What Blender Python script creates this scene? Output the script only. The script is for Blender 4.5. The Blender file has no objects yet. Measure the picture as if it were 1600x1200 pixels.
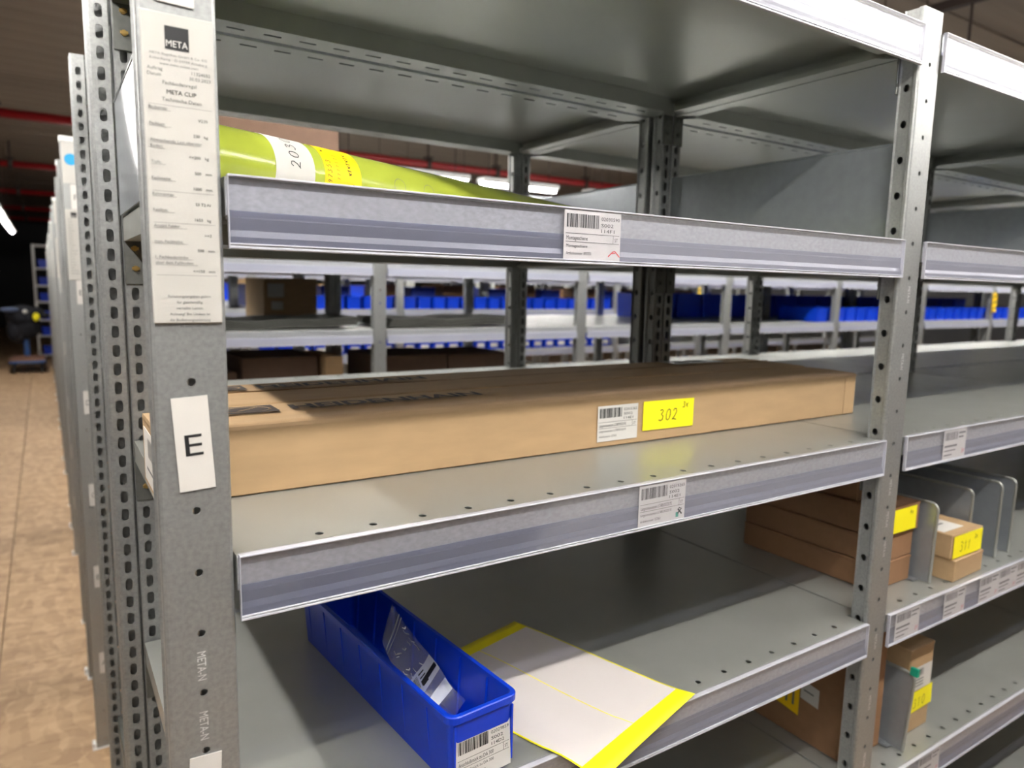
import bpy, math, random
from mathutils import Vector, Matrix
random.seed(7)
sc = bpy.context.scene
COL = sc.collection
R = math.radians

# ------------------------------------------------------------------ camera
cam_d = bpy.data.cameras.new('camera')
cam = bpy.data.objects.new('camera', cam_d); COL.objects.link(cam); sc.camera = cam
YAW, PITCH, ROLL = R(33.1368), R(7.8072), R(1.2138)
fw = Vector((math.sin(YAW)*math.cos(PITCH), math.cos(YAW)*math.cos(PITCH), -math.sin(PITCH)))
r0 = Vector((math.cos(YAW), -math.sin(YAW), 0)); u0 = r0.cross(fw)
rr = r0*math.cos(ROLL) + u0*math.sin(ROLL); uu = -r0*math.sin(ROLL) + u0*math.cos(ROLL)
cam.matrix_world = Matrix(((rr.x, uu.x, -fw.x, -0.1151), (rr.y, uu.y, -fw.y, -0.5761), (rr.z, uu.z, -fw.z, 0.2185), (0, 0, 0, 1)))
cam_d.sensor_width = 36; cam_d.lens = 1117.3*36/1600
cam_d.clip_start = 0.02; cam_d.clip_end = 100
cam_d.dof.use_dof = True; cam_d.dof.focus_distance = 0.72; cam_d.dof.aperture_fstop = 5.6

# ------------------------------------------------------------------ world and exposure
w = bpy.data.worlds.new('world'); sc.world = w; w.use_nodes = True
w.node_tree.nodes['Background'].inputs[0].default_value = (0.75, 0.82, 1.0, 1)
w.node_tree.nodes['Background'].inputs[1].default_value = 0.3
sc.view_settings.view_transform = 'Standard'; sc.view_settings.look = 'None'
sc.view_settings.gamma = 1; sc.view_settings.use_curve_mapping = False
sc.view_settings.exposure = 2.42
LAMP_POWER = 21.0          # emission strength of the fluorescent tubes

# ------------------------------------------------------------------ dimensions (metres), origin at left front post, shelf E level
W = 0.9314; WP = 0.0524; P = W + WP
DEP = 0.529; GAP = 0.012; PAIR = 2*DEP + GAP
FLOOR = -1.34; TOP = 0.628; CEIL = 2.0
ZG, ZF, ZE, ZD, ZC, ZB = 0.5885, 0.2948, 0.0, -0.2907, -0.590, -0.890

# ------------------------------------------------------------------ materials
def lin(c):
    return tuple(((v/255)/12.92 if v/255 <= 0.04045 else (((v/255)+0.055)/1.055)**2.4) for v in c)
MATS = {}
def mat(name, rgb, rough=0.6, metal=0.0, noise=0.0, nscale=30.0, ndetail=4, bump=0.0, stretch=(1,1,1), rvar=0.0, spec=0.5, coords='Object'):
    m = bpy.data.materials.new(name); m.use_nodes = True; nt = m.node_tree; b = nt.nodes['Principled BSDF']
    c = lin(rgb)
    b.inputs['Base Color'].default_value = (*c, 1); b.inputs['Roughness'].default_value = rough; b.inputs['Metallic'].default_value = metal
    b.inputs['Specular IOR Level'].default_value = spec
    if noise or bump or rvar:
        tc = nt.nodes.new('ShaderNodeTexCoord'); mp = nt.nodes.new('ShaderNodeMapping'); mp.inputs['Scale'].default_value = stretch
        nt.links.new(tc.outputs[coords], mp.inputs[0])
        n = nt.nodes.new('ShaderNodeTexNoise'); n.inputs['Scale'].default_value = nscale; n.inputs['Detail'].default_value = ndetail
        nt.links.new(mp.outputs[0], n.inputs['Vector'])
        if noise:
            cr = nt.nodes.new('ShaderNodeValToRGB'); e = cr.color_ramp.elements
            e[0].position = 0.3; e[1].position = 0.7
            e[0].color = (*[v*(1-noise) for v in c], 1); e[1].color = (*[min(1, v*(1+noise)) for v in c], 1)
            nt.links.new(n.outputs['Fac'], cr.inputs[0]); nt.links.new(cr.outputs[0], b.inputs['Base Color'])
        if rvar:
            mr = nt.nodes.new('ShaderNodeMapRange'); mr.inputs['To Min'].default_value = rough-rvar; mr.inputs['To Max'].default_value = rough+rvar
            mr.inputs['From Min'].default_value = 0.3; mr.inputs['From Max'].default_value = 0.7
            nt.links.new(n.outputs['Fac'], mr.inputs['Value']); nt.links.new(mr.outputs[0], b.inputs['Roughness'])
        if bump:
            bp = nt.nodes.new('ShaderNodeBump'); bp.inputs['Strength'].default_value = bump; bp.inputs['Distance'].default_value = 0.001
            nt.links.new(n.outputs['Fac'], bp.inputs['Height']); nt.links.new(bp.outputs[0], b.inputs['Normal'])
    MATS[name] = m
    return m

def clear_plastic(name, tint, alpha, rough, body=None, edge=0.35):
    # a thin clear sheet: light passes through, the surface keeps a Fresnel gloss
    m = bpy.data.materials.new(name); m.use_nodes = True; nt = m.node_tree
    nt.nodes.remove(nt.nodes['Principled BSDF']); out = nt.nodes['Material Output']
    tr = nt.nodes.new('ShaderNodeBsdfTransparent'); tr.inputs[0].default_value = (*tint, 1)
    df = nt.nodes.new('ShaderNodeBsdfPrincipled'); df.inputs['Base Color'].default_value = (*[v*(0.85 if body is None else body) for v in tint], 1); df.inputs['Roughness'].default_value = rough
    mx = nt.nodes.new('ShaderNodeMixShader'); fr = nt.nodes.new('ShaderNodeLayerWeight'); fr.inputs[0].default_value = 0.35
    ad = nt.nodes.new('ShaderNodeMath'); ad.operation = 'MULTIPLY_ADD'; ad.inputs[1].default_value = edge; ad.inputs[2].default_value = alpha; ad.use_clamp = True
    nt.links.new(fr.outputs['Fresnel'], ad.inputs[0]); nt.links.new(ad.outputs[0], mx.inputs[0])
    nt.links.new(tr.outputs[0], mx.inputs[1]); nt.links.new(df.outputs[0], mx.inputs[2]); nt.links.new(mx.outputs[0], out.inputs[0])
    MATS[name] = m; return m

def emis(name, rgb, s):
    m = bpy.data.materials.new(name); m.use_nodes = True; b = m.node_tree.nodes['Principled BSDF']
    b.inputs['Base Color'].default_value = (*rgb, 1); b.inputs['Emission Color'].default_value = (*rgb, 1); b.inputs['Emission Strength'].default_value = s
    MATS[name] = m; return m

POST = mat('galvanised_post', (160, 162, 161), 0.42, 0.6, 0.12, 260, 6, 0.0, rvar=0.05)
SHELF = mat('galvanised_shelf', (168, 170, 165), 0.33, 0.48, 0.05, 14, 6, 0.0, rvar=0.05)
EDGE = mat('galvanised_edge', (184, 187, 192), 0.42, 0.5, 0.14, 260, 6, 0.0, stretch=(0.6, 1, 1))
PANEL = mat('galvanised_panel', (150, 155, 160), 0.28, 0.5, 0.05, 60, 4)
CLIP = mat('steel_clip', (120, 122, 118), 0.5, 0.8, 0.1, 100)
BRASS = mat('yellow_zinc_bolt', (215, 180, 110), 0.3, 0.9)
PLAST = clear_plastic('clear_strip', (0.93, 0.93, 0.97), 0.06, 0.22, 0.5, 0.22)
BACKS = clear_plastic('grey_strip_back', (0.52, 0.55, 0.72), 0.6, 0.3, 0.36, 0.2)
RIM = mat('clear_plastic_rim', (190, 191, 200), 0.2, 0.0)
PAPER = mat('label_paper', (208, 205, 200), 0.6)
PLATE = mat('rating_plate', (186, 184, 178), 0.5)
INK = mat('black_ink', (28, 28, 30), 0.6)
GREY_INK = mat('grey_ink', (105, 105, 105), 0.6)
RED_INK = mat('red_ink', (214, 40, 44), 0.6)
TEAL = mat('teal_ink', (30, 150, 125), 0.6)
YEL = mat('yellow_paper', (250, 238, 20), 0.6)
SHEETW = mat('label_sheet_white', (216, 209, 207), 0.6, noise=0.02, nscale=12)
CARD = mat('cardboard', (176, 146, 108), 0.8, 0, 0.06, 60, 4, 0.25, stretch=(0.25, 1, 1.0))
CARD2 = mat('brown_cardboard', (150, 112, 80), 0.8, 0, 0.06, 60, 4, 0.2)
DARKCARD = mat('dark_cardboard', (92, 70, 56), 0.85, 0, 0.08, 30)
CUT = mat('cardboard_seam', (120, 88, 55), 0.9)
PRINT = mat('box_print', (62, 52, 46), 0.8)
TAPE = mat('packing_tape', (176, 178, 172), 0.3)
BLUE = mat('blue_plastic', (2, 58, 200), 0.33, spec=0.5, noise=0.04, nscale=40)
TUBE = mat('lime_tube_paper', (170, 182, 66), 0.2, 0, 0.03, 30, 4, 0.2)
TYEL = mat('tube_yellow_label', (250, 208, 10), 0.5)
FILM = clear_plastic('bag_film', (0.88, 0.90, 0.98), 0.03, 0.08, 0.6, 0.25)
FILMW = mat('bag_white_print', (205, 210, 222), 0.4)
CEILM = mat('ceiling_plank', (130, 118, 108), 0.8, 0, 0.2, 3, 5, 0, stretch=(0.15, 2, 1))
PIPE = mat('red_pipe', (140, 20, 26), 0.4)
DKSTEEL = mat('dark_bracket', (60, 48, 44), 0.6, 0.4)
WALLM = mat('wall_dark', (52, 52, 54), 0.9)
WALLL = mat('wall_light', (200, 202, 206), 0.8)
DARKSTUFF = mat('dark_sheet', (60, 60, 56), 0.6, 0, 0.2, 6)
JACKET = mat('dark_cloth', (24, 26, 34), 0.9, 0, 0.3, 9)
CARTB = mat('cart_blue', (40, 82, 140), 0.45)
RUBBER = mat('rubber', (30, 30, 30), 0.7)
WOODB = mat('cart_board', (120, 84, 66), 0.7)
WHITEP = mat('white_plastic', (230, 230, 228), 0.4)
STICK = mat('blue_sticker', (30, 150, 205), 0.5)
GREEN = mat('green_clip', (20, 150, 120), 0.4)
LAMP = emis('fluorescent_tube', (1.0, 0.97, 0.92), LAMP_POWER)
HOUSING = mat('lamp_housing', (225, 225, 225), 0.5)

def osb():
    m = bpy.data.materials.new('osb_board'); m.use_nodes = True; nt = m.node_tree; b = nt.nodes['Principled BSDF']
    tc = nt.nodes.new('ShaderNodeTexCoord')
    def vor(sx, sy, rot):
        mp = nt.nodes.new('ShaderNodeMapping'); mp.inputs['Scale'].default_value = (sx, sy, 1); mp.inputs['Rotation'].default_value = (0, 0, rot)
        nz = nt.nodes.new('ShaderNodeTexNoise'); nz.inputs['Scale'].default_value = 5; nz.inputs['Detail'].default_value = 3
        ad = nt.nodes.new('ShaderNodeMixRGB'); ad.blend_type = 'LINEAR_LIGHT'; ad.inputs[0].default_value = 0.06
        nt.links.new(tc.outputs['Object'], nz.inputs['Vector']); nt.links.new(tc.outputs['Object'], ad.inputs[1]); nt.links.new(nz.outputs['Color'], ad.inputs[2])
        nt.links.new(ad.outputs[0], mp.inputs[0])
        v = nt.nodes.new('ShaderNodeTexVoronoi'); v.inputs['Scale'].default_value = 1
        nt.links.new(mp.outputs[0], v.inputs['Vector']); return v
    a = vor(12, 34, 0.5); c = vor(30, 11, 0.2)
    mx = nt.nodes.new('ShaderNodeMixRGB'); mx.inputs[0].default_value = 0.5
    nt.links.new(a.outputs['Color'], mx.inputs[1]); nt.links.new(c.outputs['Color'], mx.inputs[2])
    bw = nt.nodes.new('ShaderNodeSeparateColor'); nt.links.new(mx.outputs[0], bw.inputs[0])
    cr = nt.nodes.new('ShaderNodeValToRGB'); e = cr.color_ramp.elements
    e[0].position = 0.15; e[0].color = (*lin((152, 122, 92)), 1); e[1].position = 0.85; e[1].color = (*lin((182, 152, 118)), 1)
    k = cr.color_ramp.elements.new(0.5); k.color = (*lin((168, 138, 104)), 1)
    nt.links.new(bw.outputs[0], cr.inputs[0]); nt.links.new(cr.outputs[0], b.inputs['Base Color']); b.inputs['Roughness'].default_value = 0.7
    return m
OSB = osb()

# ------------------------------------------------------------------ mesh helpers
class MB:
    def __init__(s): s.v = []; s.f = []; s.m = []
    def quad(s, a, b, c, d, mi=0):
        i = len(s.v); s.v += [a, b, c, d]; s.f.append((i, i+1, i+2, i+3)); s.m.append(mi)
    def face(s, pts, mi=0):
        i = len(s.v); s.v += list(pts); s.f.append(tuple(range(i, i+len(pts)))); s.m.append(mi)
    def box(s, x0, x1, y0, y1, z0, z1, mi=0, bev=0.0):
        if bev <= 0:
            i = len(s.v)
            s.v += [(x0,y0,z0),(x1,y0,z0),(x1,y1,z0),(x0,y1,z0),(x0,y0,z1),(x1,y0,z1),(x1,y1,z1),(x0,y1,z1)]
            for q in ((0,3,2,1),(4,5,6,7),(0,1,5,4),(1,2,6,5),(2,3,7,6),(3,0,4,7)):
                s.f.append(tuple(i+k for k in q)); s.m.append(mi)
        else:
            # chamfered box: 24 verts
            b = bev; i = len(s.v)
            lo = (x0, y0, z0); hi = (x1, y1, z1)
            import itertools
            idx = {}
            for sx, sy, sz in itertools.product((0, 1), repeat=3):
                c = [lo[0] if sx == 0 else hi[0], lo[1] if sy == 0 else hi[1], lo[2] if sz == 0 else hi[2]]
                dn = [b if sx == 0 else -b, b if sy == 0 else -b, b if sz == 0 else -b]
                for ax in range(3):
                    p = [c[k] + (0 if k == ax else dn[k]) for k in range(3)]
                    idx[(sx, sy, sz, ax)] = len(s.v); s.v.append(tuple(p))
            def F(*ks): s.f.append(tuple(idx[k] for k in ks)); s.m.append(mi)
            F((0,0,0,0),(0,0,1,0),(0,1,1,0),(0,1,0,0)); F((1,0,0,0),(1,1,0,0),(1,1,1,0),(1,0,1,0))
            F((0,0,0,1),(1,0,0,1),(1,0,1,1),(0,0,1,1)); F((0,1,0,1),(0,1,1,1),(1,1,1,1),(1,1,0,1))
            F((0,0,0,2),(0,1,0,2),(1,1,0,2),(1,0,0,2)); F((0,0,1,2),(1,0,1,2),(1,1,1,2),(0,1,1,2))
            for a, c, d in ((0,1,2),(0,2,1),(1,2,0)):      # edges between faces a and c, running along d
                for sa in (0,1):
                    for sb in (0,1):
                        k0 = [0,0,0]; k0[a] = sa; k0[c] = sb; k1 = list(k0); k1[d] = 1
                        F((*k0,a),(*k1,a),(*k1,c),(*k0,c))
            for k in itertools.product((0,1), repeat=3): F((*k,0),(*k,1),(*k,2))
    def tube(s, p0, p1, r, n=12, mi=0, caps=True, r1=None):
        p0 = Vector(p0); p1 = Vector(p1); d = (p1-p0).normalized(); a = d.orthogonal().normalized(); b = d.cross(a)
        if r1 is None: r1 = r
        i = len(s.v)
        for q, rad in ((p0, r), (p1, r1)):
            for k in range(n):
                t = 2*math.pi*k/n; s.v.append(tuple(q + (a*math.cos(t) + b*math.sin(t))*rad))
        for k in range(n):
            s.f.append((i+k, i+(k+1)%n, i+n+(k+1)%n, i+n+k)); s.m.append(mi)
        if caps:
            s.f.append(tuple(i+k for k in reversed(range(n)))); s.m.append(mi); s.f.append(tuple(i+n+k for k in range(n))); s.m.append(mi)
    def perf(s, o, u, v, n, w, l, pitch, kind, hw, hh, first=None, t=0.0012, mi=0, hu=None):
        """sheet of width w along u and length l along v, from o, with one hole each pitch along v.
        hole half sizes hw (along u), hh (along v); kind 'round' or 'slot'; hu = hole centre along u."""
        o = Vector(o); u = Vector(u); v = Vector(v); n = Vector(n)
        if hu is None: hu = w/2
        if first is None: first = pitch/2
        def P3(a, b, c=0): return tuple(o + u*a + v*b + n*c)
        cells = []
        lo = first - pitch/2
        if lo > 1e-6: s.quad(P3(0,0), P3(w,0), P3(w,lo), P3(0,lo), mi)
        c = first
        while c + pitch/2 <= l + 1e-6: cells.append(c); c += pitch
        end = cells[-1] + pitch/2 if cells else 0
        if end < l - 1e-6: s.quad(P3(0,end), P3(w,end), P3(w,l), P3(0,l), mi)
        ts = [-0.75+0.5*0, -0.25, 0.25]
        N = 12
        for c in cells:
            i = len(s.v); b0 = c-pitch/2; b1 = c+pitch/2
            outer = [(0,b0),(w/3,b0),(2*w/3,b0),(w,b0),(w,b0+pitch/3),(w,b0+2*pitch/3),(w,b1),(2*w/3,b1),(w/3,b1),(0,b1),(0,b0+2*pitch/3),(0,b0+pitch/3)]
            inner = []
            for k in range(N):
                a = math.radians(225 + 30*k)
                if kind == 'round': inner.append((hu + hw*math.cos(a), c + hh*math.sin(a)))
                else:
                    rad = min(hw, hh); ca, sa = math.cos(a), math.sin(a)
                    if hh >= hw: inner.append((hu + rad*ca, c + rad*sa + (hh-rad)*(1 if sa > 0 else -1)))
                    else: inner.append((hu + rad*ca + (hw-rad)*(1 if ca > 0 else -1), c + rad*sa))
            s.v += [P3(*q) for q in outer] + [P3(*q) for q in inner] + [P3(*q, t) for q in inner]
            for k in range(N):
                k2 = (k+1) % N
                s.f.append((i+k, i+k2, i+N+k2, i+N+k)); s.m.append(mi)
                s.f.append((i+N+k, i+N+k2, i+2*N+k2, i+2*N+k)); s.m.append(mi)
    def add(s, verts, faces, mtx=None, mi=0):
        i = len(s.v)
        s.v += [tuple(mtx @ Vector(q)) if mtx else tuple(q) for q in verts]
        for f in faces: s.f.append(tuple(i+k for k in f)); s.m.append(mi)
    def mesh(s, name, mats, smooth=False):
        me = bpy.data.meshes.new(name)
        if smooth:      # weld doubled corners so that the shading runs on
            ix = {}; re_ = []; vv = []
            for q in s.v:
                k = tuple(round(c*1e5) for c in q)
                if k not in ix: ix[k] = len(vv); vv.append(q)
                re_.append(ix[k])
            s.v = vv; s.f = [tuple(re_[k] for k in f) for f in s.f]
        me.from_pydata(s.v, [], s.f)
        for m in (mats if isinstance(mats, (list, tuple)) else [mats]): me.materials.append(m)
        if any(s.m): me.polygons.foreach_set('material_index', s.m)
        if smooth: me.polygons.foreach_set('use_smooth', [True]*len(me.polygons))
        me.update(); return me

def link(name, me, parent=None, loc=(0,0,0), rz=0.0):
    o = bpy.data.objects.new(name, me); COL.objects.link(o); o.location = loc; o.rotation_euler.z = rz
    if parent: o.parent = parent
    return o
def tag(o, label=None, cat=None, group=None, kind=None):
    if label: o['label'] = label
    if cat: o['category'] = cat
    if group: o['group'] = group
    if kind: o['kind'] = kind
    return o
def thing(name, label, cat, loc=(0,0,0), rz=0.0, group=None):
    return tag(link(name, None, None, loc, rz), label, cat, group)
def build(mb, name, mats, parent=None, loc=(0,0,0), rz=0.0, smooth=False):
    return link(name, mb.mesh(name, mats, smooth), parent, loc, rz)

_tc = {}
def text_geo(body, bold=0.0):
    if (body, bold) in _tc: return _tc[(body, bold)]
    cu = bpy.data.curves.new('t', 'FONT'); cu.body = body; cu.size = 1.0; cu.resolution_u = 2; cu.offset = bold
    o = bpy.data.objects.new('t', cu); COL.objects.link(o)
    dg = bpy.context.evaluated_depsgraph_get(); dg.update()
    me = o.evaluated_get(dg).to_mesh()
    vs = [tuple(v.co) for v in me.vertices]; fs = [tuple(p.vertices) for p in me.polygons]
    o.evaluated_get(dg).to_mesh_clear(); bpy.data.objects.remove(o); bpy.data.curves.remove(cu)
    if vs:
        x0 = min(v[0] for v in vs); x1 = max(v[0] for v in vs)
    else: x0 = x1 = 0
    _tc[(body, bold)] = (vs, fs, x0, x1); return _tc[(body, bold)]
def text(mb, body, x, z, size, y=-0.0004, width=None, align='l', mi=0, xf=None, bold=0.0):
    """letters on a plate facing -y; size = cap height; width squeezes the line to that width"""
    vs, fs, x0, x1 = text_geo(body, bold); s = size/0.73; sx = s
    if width: sx = width/max(x1-x0, 1e-6)
    wd = (x1-x0)*sx
    ox = x if align == 'l' else (x-wd if align == 'r' else x-wd/2)
    pts = [(ox+(v[0]-x0)*sx, y, z+v[1]*s) for v in vs]
    if xf: pts = [xf(q) for q in pts]
    mb.add(pts, fs, mi=mi)
def rect(mb, x0, x1, z0, z1, y=-0.0004, mi=0, xf=None):
    pts = [(x0,y,z0),(x1,y,z0),(x1,y,z1),(x0,y,z1)]
    if xf: pts = [xf(q) for q in pts]
    mb.quad(*pts, mi)
def stroke(mb, pts, wd, y=-0.0005, mi=0, xf=None):
    n = len(pts)
    L = []
    for i in range(n):
        a = pts[max(0,i-1)]; b = pts[min(n-1,i+1)]; dx, dz = b[0]-a[0], b[1]-a[1]; q = math.hypot(dx, dz) or 1
        nx, nz = -dz/q*wd/2, dx/q*wd/2; L.append(((pts[i][0]+nx, y, pts[i][1]+nz), (pts[i][0]-nx, y, pts[i][1]-nz)))
    for i in range(n-1):
        qd = [L[i][0], L[i][1], L[i+1][1], L[i+1][0]]
        if xf: qd = [xf(q) for q in qd]
        mb.quad(*qd, mi)
GL = {'0': [(.5,1),(.2,.85),(.08,.5),(.2,.12),(.5,0),(.8,.15),(.92,.5),(.8,.88),(.5,1)],
      '1': [(.15,.70),(.55,1),(.5,.5),(.42,0)],
      '2': [(.1,.8),(.3,1),(.7,.95),(.8,.7),(.55,.35),(.05,.02),(.4,.08),(.95,.0)],
      '3': [(.1,.92),(.45,1.0),(.75,.85),(.35,.58),(.8,.42),(.75,.12),(.4,0),(.0,.10)],
      '4': [(.5,1),(.1,.4),(.9,.45),(.7,.9),(.6,0)],
      '5': [(.8,1),(.3,1),(.25,.6),(.7,.6),(.8,.2),(.4,0),(.1,.1)],
      '7': [(.1,.95),(.8,1),(.5,.4),(.35,0)],
      '8': [(.5,.55),(.15,.8),(.5,1),(.8,.8),(.5,.55),(.15,.25),(.5,0),(.85,.25),(.5,.55)],
      '9': [(.8,.7),(.5,.5),(.2,.7),(.5,1),(.8,.8),(.7,.3),(.5,0)],
      'x': [(.1,.7),(.5,.3),(.9,0),(.5,.35),(.15,0),(.5,.35),(.85,.75)]}
def hand(mb, body, x, z, h, wd=0.0008, sp=0.75, slant=0.12, y=-0.0005, mi=0, xf=None):
    for ch in body:
        g = GL.get(ch)
        if g: stroke(mb, [(x+(p[0]*0.6+p[1]*slant)*h, z+p[1]*h) for p in g], wd, y, mi, xf)
        x += h*sp
    return x
def barcode(mb, x0, x1, z0, z1, seed=3, y=-0.0004, mi=0, xf=None):
    rnd = random.Random(seed); x = x0; u = (x1-x0)/72
    while x < x1-3*u:
        b = rnd.choice((1,1,1,2,3))*u; rect(mb, x, min(x+b, x1), z0, z1, y, mi, xf); x += b + rnd.choice((1,1,2))*u

# ------------------------------------------------------------------ setting
floor_mb = MB(); floor_mb.box(-4, 20, -4, 27, FLOOR-0.06, FLOOR-0.02)
floor = tag(build(floor_mb, 'floor', WALLM), kind='structure')
pm = MB(); pm.box(0.002, 0.998, 0.002, 2.498, -0.02, 0, 0, 0.001)
pme = pm.mesh('floor_panel', OSB)
for i in range(5):
    for j in range(12):
        link('floor_panel', pme, floor, (-3.35+i*1.0-(0.0), -3.5+j*2.5+(1.25 if i % 2 else 0), FLOOR))
pm = MB(); pm.box(0.002, 4.498, 0.002, 2.498, -0.02, 0, 0, 0.001)
pme = pm.mesh('floor_panel', OSB)
for i in range(4):
    for j in range(12): link('floor_panel', pme, floor, (1.65+i*4.5, -3.5+j*2.5, FLOOR))
cb = MB(); cb.box(-4, 20, -4, 27, CEIL+0.05, CEIL+0.1)
ceiling = tag(build(cb, 'ceiling', DKSTEEL), kind='structure')
pk = MB(); pk.box(-12, 12, 0.003, 0.257, 0, 0.03, 0, 0.004); pkm = pk.mesh('ceiling_plank', CEILM)
for j in range(119):
    link('ceiling_plank', pkm, ceiling, (8, -4+j*0.26, CEIL+random.uniform(-0.006, 0.006)))
for nm, b, m in (('wall_left', (-4.1,-4,-4,27), WALLM), ('wall_right', (20,20.1,-4,27), WALLL), ('wall_back', (-4,20,27,27.1), WALLM), ('wall_front', (-4,20,-4.1,-4), WALLM)):
    q = MB(); q.box(*b, FLOOR-0.06, CEIL+0.05); tag(build(q, nm, m), kind='structure')

# ------------------------------------------------------------------ lamps
def lamp(x0, x1, y0, y1, label, group, LZ=0.88):
    t = thing('ceiling_lamp', label, 'lamp', ((x0+x1)/2, (y0+y1)/2, LZ), group=group)
    cx, cy = (x0+x1)/2, (y0+y1)/2; a, b = (x1-x0)/2, (y1-y0)/2
    wa, wb = (a, b+0.03) if a > b else (a+0.03, b)
    h = MB(); h.box(-wa, wa, -wb, wb, 0.018, 0.05, 0, 0.004)
    build(h, 'lamp_housing', HOUSING, t)
    e = MB(); e.box(-a+0.005, a-0.005, -b+0.005, b-0.005, 0.0, 0.018, 0, 0.003); build(e, 'fluorescent_tube', LAMP, t)
    for sg in (-0.8, 0.8):
        s = MB(); s.tube((sg*a if a > b else 0, sg*b if b >= a else 0, 0.05), (sg*a if a > b else 0, sg*b if b >= a else 0, CEIL-LZ), 0.003, 6)
        build(s, 'suspension_wire', DKSTEEL, t)
    return t
HW = 0.018
ORDN = ['first', 'second', 'third', 'fourth', 'fifth', 'sixth', 'seventh', 'eighth', 'ninth', 'tenth', 'eleventh', 'twelfth', 'thirteenth', 'fourteenth', 'farthest']
for y, nm in ((-0.66, 'front aisle'), (1.54, 'second aisle'), (5.70, 'fourth aisle'), (7.80, 'fifth aisle')):
    for k in range(5):
        x0 = (-0.2 if y < 1 else 0.35)+1.62*k
        lamp(x0, x0+1.56, y-HW, y+HW, '%s ceiling lamp in the row above the %s' % (ORDN[k], nm), 'aisle lamps', 0.93 if y < 0 else 0.88)
for k, (x0, x1) in enumerate(((0.35, 1.30), (1.36, 2.26), (2.36, 2.98), (3.25, 4.8), (4.9, 6.5))):
    lamp(x0, x1, 3.65-HW, 3.65+HW, 'glowing lamp seen past the lime tube between the upper shelves' if k == 2 else '%s lamp of the row above the third aisle, hidden by tube or shelves' % ORDN[k], 'third aisle lamps')
for k in range(10):
    y0 = -2.6+1.62*k
    lamp(-0.485-HW, -0.485+HW, y0, y0+1.56, 'bright lamp over the main aisle at left, %s from the front' % ORDN[k], 'main aisle lamps')

# ------------------------------------------------------------------ sprinkler pipes
for y, lab in ((7.75, 'nearest red sprinkler pipe under the ceiling, with dark clamps'), (11.4, 'second red sprinkler pipe under the ceiling'), (15.2, 'third red sprinkler pipe, dark against the ceiling'), (19.0, 'fourth red sprinkler pipe, far back under the ceiling'), (22.5, 'farthest red sprinkler pipe in front of the dark wall')):
    t = thing('sprinkler_pipe', lab, 'pipe', (8, y, 1.7), group='red sprinkler pipes')
    q = MB(); q.tube((-11.9, 0, 0), (11.9, 0, 0), 0.045, 16); build(q, 'pipe', PIPE, t, smooth=True)
    for x in (-8.4, -6.6, -4.0, -3.0, -1.5, 1.5, 4.5):
        q = MB(); q.box(x-0.03, x+0.03, -0.06, 0.06, -0.055, 0.055, 0, 0.01); q.tube((x, 0, 0.05), (x, 0, 0.3), 0.012, 8)
        q.box(x-0.05, x+0.05, -0.05, 0.05, 0.07, 0.085); q.tube((x, 0, -0.05), (x, 0, -0.09), 0.015, 8)
        build(q, 'pipe_clamp', DKSTEEL, t)
t = thing('ceiling_rail', 'dark steel rail hanging under the ceiling behind the right post', 'rail', (3.4, 1.3, 1.5))
q = MB(); q.box(-0.02, 0.02, -0.6, 0.6, 0, 0.04, 0, 0.003); build(q, 'rail', DKSTEEL, t)
for y in (-0.15, 0.45):
    q = MB(); q.tube((0, y, -0.55), (0, y, 0.5), 0.006, 8); build(q, 'hanger_rod', DKSTEEL, t)

# ------------------------------------------------------------------ uprights
H = TOP-FLOOR
def post_mesh(H):
    m = MB(); a = WP/2; c = 0.003
    off = ((0.142 - FLOOR) % 0.05)
    m.perf((-a+c, 0, 0), (1,0,0), (0,0,1), (0,1,0), WP-2*c, H, 0.05, 'round', 0.0032, 0.0032, first=off if off > 0.026 else off+0.05, t=0.0015)
    so = off+0.018
    for sg in (-1, 1):
        x = sg*a
        m.quad((x-sg*c,0,0),(x-sg*c*.3,c*.3,0),(x-sg*c*.3,c*.3,H),(x-sg*c,0,H)); m.quad((x-sg*c*.3,c*.3,0),(x,c,0),(x,c,H),(x-sg*c*.3,c*.3,H))
        m.quad((x,c,0),(x,0.007,0),(x,0.007,H),(x,c,H))
        m.quad((x,0.007,0),(x-sg*0.003,0.009,0),(x-sg*0.003,0.009,H),(x,0.007,H))
        m.perf((x-sg*0.003,0.009,0),(0,1,0),(0,0,1),(-sg,0,0),0.017,H,0.05,'round',0.0048,0.0055,first=so,t=0.0015)
        xe = x-sg*0.003
        m.quad((xe,0.026,0),(xe+sg*0.003,0.0275,0),(xe+sg*0.003,0.0275,H),(xe,0.026,H))
        m.quad((xe+sg*0.003,0.0275,0),(xe,0.029,0),(xe,0.029,H),(xe+sg*0.003,0.0275,H))
        m.perf((xe,0.029,0),(-sg,0,0),(0,0,1),(0,-1,0),0.0205,H,0.025,'slot',0.0045,0.0085,first=0.0125,t=0.0012)
        xi = xe-sg*0.0205
        m.quad((xi,0.029,0),(xi-sg*0.0015,0.0275,0),(xi-sg*0.0015,0.0275,H),(xi,0.029,H))
        m.quad((xi-sg*0.0015,0.0275,0),(xi-sg*0.0015,0.019,0),(xi-sg*0.0015,0.019,H),(xi-sg*0.0015,0.0275,H))
    return m.mesh('post', POST)
POSTM = post_mesh(H); POSTS = post_mesh(0.616-FLOOR)
capm = MB(); capm.box(-WP/2-0.002, WP/2+0.002, -0.002, 0.031, H-0.012, H+0.004, 0, 0.002); CAPM = capm.mesh('post_cap', WHITEP)
footm = MB(); footm.box(-WP/2-0.012, WP/2+0.004, -0.004, 0.035, 0, 0.004, 0, 0.001); footm.box(-WP/2-0.012, -WP/2-0.002, 0.002, 0.03, 0.004, 0.02, 0, 0.002); FOOTM = footm.mesh('foot_plate', WHITEP)
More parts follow.
